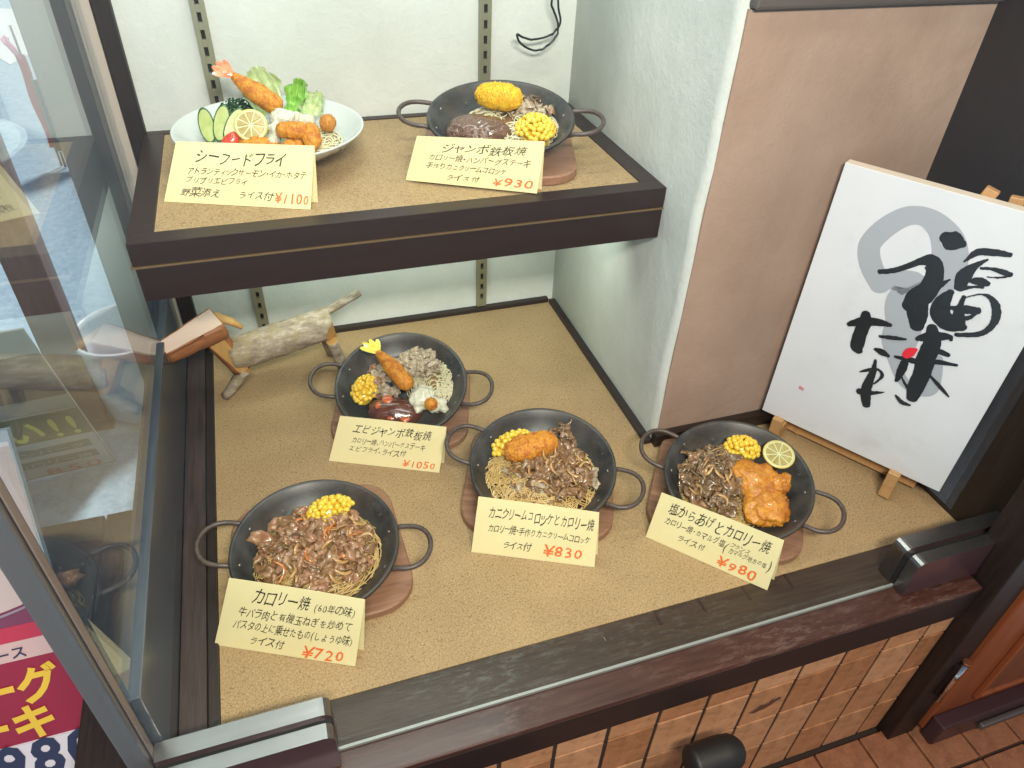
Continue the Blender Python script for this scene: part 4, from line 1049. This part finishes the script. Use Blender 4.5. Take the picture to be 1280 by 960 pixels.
for args in (((-.550, -.085, H+.042), (R(-12), R(-6), R(10)), .062, .072, LETT, 'pale crumpled lettuce leaf standing behind the fried shrimp', 2),
             ((-.518, -.095, H+.040), (R(-30), R(24), R(-30)), .034, .060, LEAFG, 'bright green leaf standing right of the pale lettuce', 5),
             ((-.497, -.105, H+.036), (R(-34), R(34), R(-35)), .036, .050, LETT, 'light green leaf edge at the right of the salad', 8)):
    (o, rot) = leaf(*args); o.rotation_euler = rot
shrimp((-.606, -.118, H+.125), (-.529, -.152, H+.070), .0150, FRY, TAILR, 'fried shrimp with a red tail pointing up on the plate', 9, sag=-.003, updir=(0, -.6, .8))
o = thing_obj('tartar_sauce', blob_bm([(0, 0, 0, .016), (.020, .004, .0, .012), (.036, .006, -.004, .010), (-.012, -.012, -.010, .012), (-.018, -.018, -.022, .010), (-.006, .006, 0, .013), (.010, -.004, .006, .009)], 5, .0042, 95, 16), MAYO, (-.532, -.180, H+.062), 0, 'white tartar sauce draped over the seafood fry', 'sauce')
for (x, y, z, lumps, m, lab, sd_) in (
    (-.522, -.216, H+.060, [(0, 0, 0, .013), (.013, 0, 0, .012), (-.012, .001, 0, .011)], FRY, 'long orange fried nugget under the tartar sauce on the plate', 1),
    (-.498, -.222, H+.052, [(0, 0, 0, .014), (.004, -.008, -.004, .013), (.0, .010, .004, .012)], FRY, 'curved orange fried squid piece at the front of the plate', 2),
    (-.528, -.230, H+.040, [(0, 0, 0, .012), (.010, 0, 0, .010)], FRY, 'lower orange fried piece just above the 1100 card', 3),
    (-.468, -.190, H+.058, [(0, 0, 0, .0125)], BALLF, 'round brown fried scallop ball on the white plate', 4)):
    o = thing_obj('fried_seafood', blob_bm(lumps, 4, .0016, 120, sd_), m, (x, y, z), R(-15), lab, 'fried seafood'); crumbs(o, 170, .0014, m, sd_)
o = spaghetti((-.486, -.188, H+.024), .040, .040, .0, .022, 130, PASTAW, 'pale spaghetti at the right side of the white plate', 61, rot=-20, loops=.6)
under_mound(o, .034, .034, .0, .018, PASTAW)
o = thing_obj('cabbage_bed', blob_bm([(0, 0, 0, .040), (.03, .01, 0, .03), (-.035, .01, 0, .03), (0, .03, 0, .03)], 4, .006, 60, 30), LETT, (-.560, -.130, H+.012), 0, 'shredded pale cabbage under the seafood fry', 'cabbage'); o.scale = (1, .9, .7)

# ------------------------------------------------------------------ calligraphy panel on its easel
BLc = Vector((.2090, -.5125, .040)); EX = Vector((.162, -.255, 0)).normalized()
CAL = {"grey":[[[105.5,299.6,25.0],[85.8,320.4,27.0],[73.8,339.8,26.8],[70.9,358.3,25.7],[82.1,385.1,25.3],[100.6,407.9,23.5],[120.4,415.6,22.4],[141.2,410.8,26.6],[161.7,394.4,34.8],[174.5,369.7,38.5],[177.9,340.6,36.2],[168.9,313.4,30.5]],[[111.6,312.3,21.1],[144.7,315.5,37.8],[146.3,283.5,46.0],[155.4,253.8,43.3],[159.4,220.7,40.7],[167.5,188.4,16.7],[186.0,165.3,13.8],[207.0,157.5,13.7],[224.4,167.8,18.6],[224.5,194.6,13.1],[217.3,222.2,9.3]]],"black":[[[157.7,396.7,13.9],[166.1,395.3,24.0],[175.5,395.0,18.8],[181.6,395.0,9.4]],[[96.7,319.7,6.4],[113.0,327.7,6.9],[128.6,340.8,7.5],[143.3,354.9,10.0],[154.6,357.6,19.7],[164.6,345.0,19.8],[166.2,320.3,23.6],[157.7,298.7,27.7],[151.4,283.6,17.6]],[[161.0,289.8,25.1],[167.6,274.0,23.2],[172.8,258.2,16.3]],[[174.3,316.4,4.0],[178.4,331.1,6.6],[185.5,341.7,2.0]],[[192.1,372.6,2.5],[201.8,390.1,8.0],[217.4,395.9,8.5],[237.7,399.8,6.0]],[[216.6,384.8,2.5],[206.4,371.4,8.2],[199.9,353.2,16.7],[200.8,335.2,11.1]],[[214.3,370.7,3.1],[226.2,374.6,4.3],[240.9,374.8,6.7],[249.9,374.4,3.6],[238.7,366.2,2.5],[225.4,362.1,1.6]],[[209.2,349.3,5.1],[220.1,352.9,10.8],[229.8,353.0,6.9]],[[202.4,335.0,8.5],[215.2,342.2,3.2],[226.1,347.0,4.4]],[[193.5,325.5,7.9],[189.7,306.1,18.9],[194.5,287.9,22.5],[211.7,279.2,19.1],[229.3,282.2,6.7]],[[211.1,325.1,5.2],[211.8,311.6,6.6],[215.7,295.2,13.4],[226.2,279.5,10.1]],[[200.0,302.5,3.4],[216.7,307.3,10.6],[234.2,312.1,9.1]],[[234.0,311.2,3.3],[229.4,299.3,5.3],[219.4,292.4,5.4]],[[214.0,325.8,1.6],[227.1,335.6,2.2],[238.9,336.7,5.1],[250.2,328.0,8.9],[257.5,311.7,9.0],[256.8,293.5,7.2],[247.2,278.9,6.7],[223.6,267.2,5.5]],[[180.3,240.2,6.5],[196.0,251.0,14.1],[215.9,260.2,8.3],[221.3,256.4,3.5]],[[191.4,265.0,11.9],[200.3,244.4,19.8],[202.3,214.8,21.8],[206.2,189.7,20.7],[207.0,162.3,19.7],[209.0,142.4,13.8]],[[162.9,199.0,3.8],[186.4,203.3,8.1],[206.0,206.8,7.3],[216.4,215.6,7.2],[242.6,222.5,3.5]],[[209.6,233.3,9.2],[226.6,232.9,5.6]],[[178.8,195.0,9.7],[179.1,179.5,10.6],[179.0,160.7,4.6]],[[181.6,172.4,1.9],[193.5,159.8,3.8],[204.0,155.9,7.6]],[[214.1,192.8,2.9],[233.3,180.9,5.1],[252.2,169.3,2.2]],[[84.3,222.6,7.0],[102.3,236.0,12.9],[121.9,243.0,10.4],[139.6,245.8,5.1]],[[101.4,249.2,11.2],[104.7,235.3,16.6],[104.6,212.9,17.0],[107.4,192.3,17.2],[113.0,184.7,9.4]],[[132.1,222.1,3.8],[150.8,227.7,5.9],[166.3,232.8,2.9]],[[132.9,199.0,3.8],[144.3,198.1,9.1],[154.6,195.8,3.8]],[[139.9,181.1,3.1],[143.5,162.2,7.9],[143.5,138.2,12.0],[146.0,119.8,13.8],[154.2,98.2,10.7]],[[125.9,151.3,2.4],[138.9,162.3,5.5],[148.5,167.2,3.1],[157.3,161.3,4.7],[155.2,148.2,3.2],[148.1,135.8,1.6]],[[136.0,117.0,9.8],[152.7,122.5,7.3],[170.4,134.0,1.6]],[[187.1,136.2,3.1],[199.2,129.2,6.3],[210.8,129.8,3.1]]],"red":[[[175.8,208.0,9.6],[179.8,216.2,12.5],[184.9,223.1,5.1]]],"seal":[51.1,78.7]}
PW, PH = .3035, .4575
t = empty('calligraphy_panel', BLc, math.atan2(EX.y, EX.x)); t.rotation_euler = (R(-1.0), 0, math.atan2(EX.y, EX.x))
tag(t, 'white canvas panel with black brush calligraphy and a pale grey loop', 'calligraphy')
bm = bmesh.new(); add_box(bm, 0, PW, .0, .019, 0, PH, .001)
for f in bm.faces:
    f.normal_update()
    f.material_index = 0 if f.normal.y < -.5 else 1
obj('canvas', bm, [CANVAS, CEDGE], t)
def brush(name, st, m, k, jag=.35, parent=t):
    # resample with Catmull-Rom
    P = []
    for i in range(len(st)-1):
        p0, p1, p2, p3 = st[max(i-1, 0)], st[i], st[i+1], st[min(i+2, len(st)-1)]
        for q in range(7):
            s = q/7; P.append([.5*((2*b)+(-a+c)*s+(2*a-5*b+4*c-d)*s*s+(-a+3*b-3*c+d)*s**3) for a, b, c, d in zip(p0, p1, p2, p3)])
    P.append(list(st[-1])); bm = bmesh.new(); L, Rr = [], []
    y = -.00035-.00006*k; n = len(P)
    for i, (x, z, w) in enumerate(P):
        a = P[max(i-1, 0)]; b = P[min(i+1, n-1)]; dx, dz = b[0]-a[0], b[1]-a[1]; l = math.hypot(dx, dz) or 1
        nx_, nz_ = -dz/l, dx/l; w = max(w*1.18, .9)/2
        j1 = jag*nz((x*.4, z*.4, k), 1.0)+jag*.6*nz((x, z, k+5), .9); j2 = jag*nz((x*.4, z*.4, k+9), 1.0)
        L.append(bm.verts.new(((x+nx_*(w+j1))/1000, y, (z+nz_*(w+j1))/1000))); Rr.append(bm.verts.new(((x-nx_*(w+j2))/1000, y, (z-nz_*(w+j2))/1000)))
    for i in range(n-1): bm.faces.new((L[i], L[i+1], Rr[i+1], Rr[i]))
    for (A, B, pp, qq) in ((L[0], Rr[0], P[0], P[min(2, n-1)]), (Rr[-1], L[-1], P[-1], P[max(n-3, 0)])):
        dx, dz = pp[0]-qq[0], pp[1]-qq[1]; l = math.hypot(dx, dz) or 1; w = max(pp[2]*1.18, .9)/2; dx, dz = dx/l, dz/l
        cap = []
        c0 = A.co; c1 = B.co; mid = (c0+c1)/2; hv = (c1-c0)/2
        for q in range(1, 6):
            a_ = math.pi*q/6; pt = mid-hv*math.cos(a_)+Vector((dx, 0, dz))*hv.length*math.sin(a_)*.8
            cap.append(bm.verts.new(pt+Vector((random.uniform(-1, 1), 0, random.uniform(-1, 1)))*.00025))
        bm.faces.new([A]+cap+[B])
    me = bpy.data.meshes.new(name); bm.to_mesh(me); bm.free(); me.materials.append(m); return link(name, me, parent)
k = 0
for st in CAL['grey']: brush('grey_ink_loop', st, INKG, k, .2); k += 1
for st in CAL['black']: brush('brush_stroke', st, INKB, k, .9); k += 1
for st in CAL['red']: brush('red_dab', st, INKR, k, .4); k += 1
sx, sz = CAL['seal']
for i in range(3):
    brush('seal_mark', [(sx-3+i*3, sz+3-i, .9), (sx-2.5+i*3, sz, 1.1), (sx-3+i*3, sz-3-i*.5, .8)], INKR, k, .1)
# easel: two front feet with lips, crossing legs, rear leg
t = empty('wooden_easel', BLc, math.atan2(EX.y, EX.x)); tag(t, 'small pale wooden easel carrying the calligraphy panel', 'easel')
def bar(name, a, b, w, d_, m=PALE, parent=t, upv=(0, 0, 1)):
    a, b = Vector(a), Vector(b); z = (b-a).normalized(); x = Vector(upv).cross(z)
    if x.length < .01: x = Vector((1, 0, 0))
    x.normalize(); y = z.cross(x); bm = bmesh.new(); V = []
    for p in (a, b):
        for sx_, sy_ in ((-1, -1), (1, -1), (1, 1), (-1, 1)): V.append(bm.verts.new(p+x*w*sx_+y*d_*sy_))
    for q in ((3, 2, 1, 0), (4, 5, 6, 7), (0, 1, 5, 4), (1, 2, 6, 5), (2, 3, 7, 6), (3, 0, 4, 7)): bm.faces.new([V[i] for i in q])
    bmesh.ops.bevel(bm, geom=list(bm.edges), offset=.0012, segments=1, affect='EDGES')
    return obj(name, bm, m, parent)
for x in (.038, .236):
    bar('foot_rest', (x, .030, -.020), (x, -.030, -.020), .009, .016)
    bar('lip', (x, -.0255, -.012), (x, -.0255, .018), .009, .006, upv=(0, 1, 0))
bar('cross_bar', (.020, .0285, -.020), (.270, .0285, -.020), .007, .013)
bar('leg', (.060, .028, -.034), (.185, .034, .466), .009, .006, upv=(0, 1, 0))
bar('leg', (.250, .030, -.034), (.215, .042, .462), .009, .006, upv=(0, 1, 0))
# ------------------------------------------------------------------ log dog
def log_bm(a, b, r0, r1, seg=28, n=14, amp=.0012, seed=0, bend=0.0):
    a, b = Vector(a), Vector(b); bm = bmesh.new(); d = b-a; o = d.normalized().orthogonal()
    pts = [a+d*(i/(n-1))+o*bend*math.sin(math.pi*i/(n-1)) for i in range(n)]
    add_tube(bm, pts, [r0+(r1-r0)*i/(n-1) for i in range(n)], seg, mi=0)
    for f in bm.faces:
        if len(f.verts) > 4: f.material_index = 1; f.smooth = False
    for v in bm.verts: v.co += Vector((nz(v.co, 60, seed), nz(v.co, 60, seed+4), nz(v.co, 60, seed+8)))*amp
    return bm
def cut(bm, p, n, mi=1):
    r_ = bmesh.ops.bisect_plane(bm, geom=bm.verts[:]+bm.edges[:]+bm.faces[:], plane_co=Vector(p), plane_no=Vector(n).normalized(), clear_outer=True)
    es = [e for e in r_['geom_cut'] if isinstance(e, bmesh.types.BMEdge)]
    f = bmesh.ops.contextual_create(bm, geom=es)['faces']
    for q in f: q.material_index = mi; q.smooth = False
dog = empty('log_dog', (-.60, -.15, 0)); tag(dog, 'little dog figure made of bark-covered logs in the left back corner', 'wooden figure')
O = Vector((.60, .15, 0))
def dpart(name, bm, mats):
    bmesh.ops.translate(bm, verts=bm.verts, vec=O); return obj(name, bm, mats, dog)
bm = log_bm((-.682, -.160, .085), (-.500, -.140, .112), .031, .0305, n=20, seed=1)
cut(bm, (-.652, -.176, .0635), (-.35, -.35, -.95)); cut(bm, (-.508, -.166, .100), (.55, -.80, -.25))
dpart('body', bm, [BARK, CUTW])
bm = log_bm((-.512, -.136, .130), (-.440, -.122, .156), .0085, .0070, seg=14, seed=5); dpart('tail', bm, [BARK, CUTW])
for a, b, r0, sd_ in (((-.662, -.176, .060), (-.708, -.172, .003), .0095, 3), ((-.650, -.130, .062), (-.690, -.128, .003), .0092, 4), ((-.505, -.165, .086), (-.489, -.150, .002), .0105, 5), ((-.520, -.115, .090), (-.505, -.085, .002), .0105, 6)):
    bm = log_bm(a, b, r0, r0*.95, 16, 8, .0008, sd_); 
    for v in bm.verts: v.co.z = max(v.co.z, .0004)
    dpart('leg', bm, [BARK, CUTW])
bm = log_bm((-.668, -.162, .060), (-.712, -.168, .150), .022, .0185, 20, 10, .0008, 9); cut(bm, (-.690, -.182, .10), (.15, -1, .10)); dpart('neck', bm, [REDB, CUTW])
bm = log_bm((-.780, -.208, .140), (-.688, -.164, .158),   .0200, .0300, 30, 12, .0016, 11)
cut(bm, (-.73, -.186, .166), (-.10, -.34, 1.0))
bmesh.ops.bevel(bm, geom=[e for e in bm.edges if len(e.link_faces) == 2 and e.calc_face_angle(0) > .6], offset=.0022, segments=2, affect='EDGES')
for f in bm.faces: f.smooth = f.material_index == 0
dpart('head', bm, [REDB, CUTP])
bm = bmesh.new(); add_tube(bm, [(-.706, -.168, .166), (-.690, -.160, .168), (-.668, -.166, .158), (-.652, -.172, .146)], [.006, .013, .011, .006], 6, flat=.55); dpart('ear', bm, [CUTW])
bm = bmesh.new(); add_tube(bm, [(-.712, -.192, .158), (-.697, -.187, .163), (-.690, -.184, .166)], [.007, .006, .003], 8, flat=.5); dpart('ear', bm, [CUTP])

# ------------------------------------------------------------------ street side: signs beyond the side glass
def sheet_frame(name, O_, rx, rz, label, cat):
    t = empty(name, O_); t.rotation_euler = (rx, 0, rz); return tag(t, label, cat)
def panel(name, parent, x0, x1, z0, z1, y, m, thick=.0015):
    return box(name, x0, x1, y, y+thick, z0, z1, m, parent)
def text_part(name, parent, s, x0, x1, zb, hgt, y, m, off=.0, shear=0, jit=0):
    global GLOFF
    GLOFF = off; GL.clear(); bm = bmesh.new(); add_text(bm, s, x0, x1, zb, hgt, 0, shear, jit)
    for v in bm.verts: v.co = Vector((v.co.x, y, v.co.y))
    me = bpy.data.meshes.new(name); bm.to_mesh(me); bm.free(); me.materials.append(m); return link(name, me, parent)
MAG = mat('poster_crimson', (.30, .014, .045), .4, coat=.2); YEL = mat('poster_yellow', (.80, .52, .05), .4); PWH = mat('poster_white', (.72, .66, .70), .4)
PKW = mat('poster_pale_pink', (.62, .42, .40), .4); NAVY = mat('poster_navy', (.030, .035, .085), .4); PUR = mat('poster_purple_photo', (.20, .05, .10), .35); RIB = mat('poster_ribbon', (.50, .04, .08), .35)
t = sheet_frame('hamburger_poster', (-.93, -.678, -.2395), R(-23), 0, 'crimson poster with yellow katakana standing outside left of the corner post', 'poster')
panel('backing', t, -.42, .0, -.22, .52, .002, mat('poster_backing', (.35, .42, .48), .5), .012)
panel('sheet', t, -.418, -.002, -.215, .505, .0, PWH)
panel('red_field', t, -.418, -.0022, .072, .200, -.0012, MAG)
panel('pink_band', t, -.418, -.0022, .2005, .229, -.0012, PKW)
panel('ribbon', t, -.418, -.0022, .2295, .252, -.0014, RIB)
panel('photo_dark', t, -.418, -.0022, .2522, .300, -.0012, PUR)
panel('photo_edge', t, -.0020, -.0001, -.215, .300, -.0013, MAG)
bm = bmesh.new(); V = []
for k in range(40):
    a = R(180+k*180/39); V.append(bm.verts.new((-.13+.17*math.cos(a), -.0022, .345+.075*math.sin(a))))
V2 = [bm.verts.new((-.3, -.0022, .50)), bm.verts.new((.04, -.0022, .50))]
bm.faces.new(V+[V2[1], V2[0]])
for v in bm.verts: v.co.x = min(v.co.x, -.0022)
obj('plate_picture', bm, mat('poster_plate_picture', (.55, .44, .42), .35), t)
bm = bmesh.new(); add_tube(bm, [(-.13+.175*math.cos(R(a)), -.003, .345+.080*math.sin(R(a))) for a in range(190, 351, 8) if -.13+.175*math.cos(R(a)) < -.004], .0022, 6); obj('plate_rim', bm, mat('poster_plate_rim', (.30, .22, .28), .35), t)
text_part('sauce_lettering', t, 'ソース', -.112, -.052, .205, .020, -.0030, NAVY, .02)
text_part('yellow_lettering', t, 'ハンバーグ', -.285, -.025, .135, .060, -.0030, YEL, .035)
text_part('yellow_lettering', t, 'ステーキ', -.265, -.042, .078, .060, -.0030, YEL, .035)
panel('price_box', t, -.40, -.012, -.18, .070, -.0024, PWH)
text_part('price_lettering', t, '980', -.135, .0, .010, .085, -.0034, NAVY, .03)

t = sheet_frame('menu_sheet', (-1.05, .2316, -.4545), R(23), R(4), 'olive and white menu sheet seen through the side glass', 'menu sheet')
panel('backing', t, -.40, .0, .0, .60, .001, mat('menu_grey', (.30, .29, .24), .6), .004)
OLV = mat('menu_olive_band', (.16, .15, .055), .5); MYEL = mat('menu_yellow', (.62, .58, .10), .5); MGR = mat('menu_grey_green', (.18, .19, .14), .5); MWH = mat('menu_pale_white', (.48, .46, .42), .5); MPK = mat('menu_pink', (.55, .12, .12), .5)
panel('white_field', t, -.395, -.003, .01, .30, -.0012, MWH)
panel('brown_block', t, -.395, -.003, .36, .52, -.0012, mat('menu_brown', (.10, .055, .040), .5))  # plain brown block across the upper part of the sheet
panel('olive_band', t, -.395, -.003, .182, .300, -.0024, OLV)
text_part('yellow_lettering', t, '美味い!!', -.33, -.01, .19, .115, -.0040, MYEL, .02)
for z0 in (.118, .062):
    panel('pill_band', t, -.21, -.02, z0, z0+.034, -.0024, MGR)
text_part('pill_lettering', t, 'ハンバーグ', -.20, -.03, .124, .024, -.0040, MWH)
text_part('pill_lettering', t, 'カロリー焼', -.20, -.03, .068, .024, -.0040, MWH)
text_part('price_lettering', t, '850', -.15, -.02, .012, .045, -.0040, MPK)

# red banner and board standing far out on the street
t = empty('street_banner', (-1.43, 2.27, -.455)); t.scale = (.38,)*3; tag(t, 'leaning red and pink banner on a pole out in the street', 'banner')
RB = mat('banner_red', (.72, .05, .08), .6); PB_ = mat('banner_pink', (.72, .25, .38), .6)
bm = bmesh.new(); add_tube(bm, [(0, 0, 0), (-.02, .02, 1.5)], .012, 8); obj('pole', bm, ALUD, t)
bm = bmesh.new(); V = []
for i in range(13):
    u = i/12; x = .0+.03*math.sin(u*9); V.append((bm.verts.new((-.055+x*.4-.02*u, -.01, .22+u*1.0)), bm.verts.new((.035+x*.4-.02*u, -.01, .22+u*1.0)), bm.verts.new((.035+x*.4-.02*u, 0, .22+u*1.0)), bm.verts.new((-.055+x*.4-.02*u, 0, .22+u*1.0))))
for A, B in zip(V, V[1:]):
    for i in range(4): bm.faces.new((A[i], A[(i+1) % 4], B[(i+1) % 4], B[i]))
bm.faces.new(V[0]); bm.faces.new(V[-1]); obj('cloth', bm, RB, t)
bm = bmesh.new(); add_tube(bm, [(-.12, -.02, 1.40), (-.06, -.02, 1.28), (-.02, -.02, 1.18)], [.10, .085, .03], 16, flat=.15); obj('pink_top', bm, PB_, t)
text_part('banner_lettering', t, '定', -.13, -.05, 1.33, .09, -.045, PWH, .02); text_part('banner_lettering', t, '食', -.10, -.03, 1.24, .08, -.045, PWH, .02)
t = empty('street_menu_board', (-1.363, 2.25, -.455)); t.scale = (.45,)*3; tag(t, 'black street menu board with pink and yellow chalk writing', 'menu board')
box('board', -.13, .16, 0, .02, .16, .82, mat('chalkboard', (.05, .07, .07), .5), t)
box('frame', -.135, -.131, -.004, .02, .15, .83, MGR, t); box('pink_line', -.10, .12, -.004, -.001, .50, .515, PB_, t)
CY = mat('chalk_yellow', (.60, .62, .10), .6); CB = mat('chalk_blue', (.25, .5, .65), .6)
text_part('chalk_lettering', t, 'ランチ', -.11, .14, .22, .11, -.002, CY, .0, .1, 1); text_part('chalk_lettering', t, '日替', -.10, .12, .36, .11, -.002, CB, .0, .1, 1); text_part('chalk_lettering', t, '定食', -.10, .12, .60, .14, -.002, PWH, .0, .1, 1)
box('foot', -.12, -.10, -.005, .015, 0, .15, ALUD, t)

# smooth shaded by angle where it helps
for me in bpy.data.meshes:
    if me.name.startswith(('handle', 'grip')):
        me.polygons.foreach_set('use_smooth', [True]*len(me.polygons))
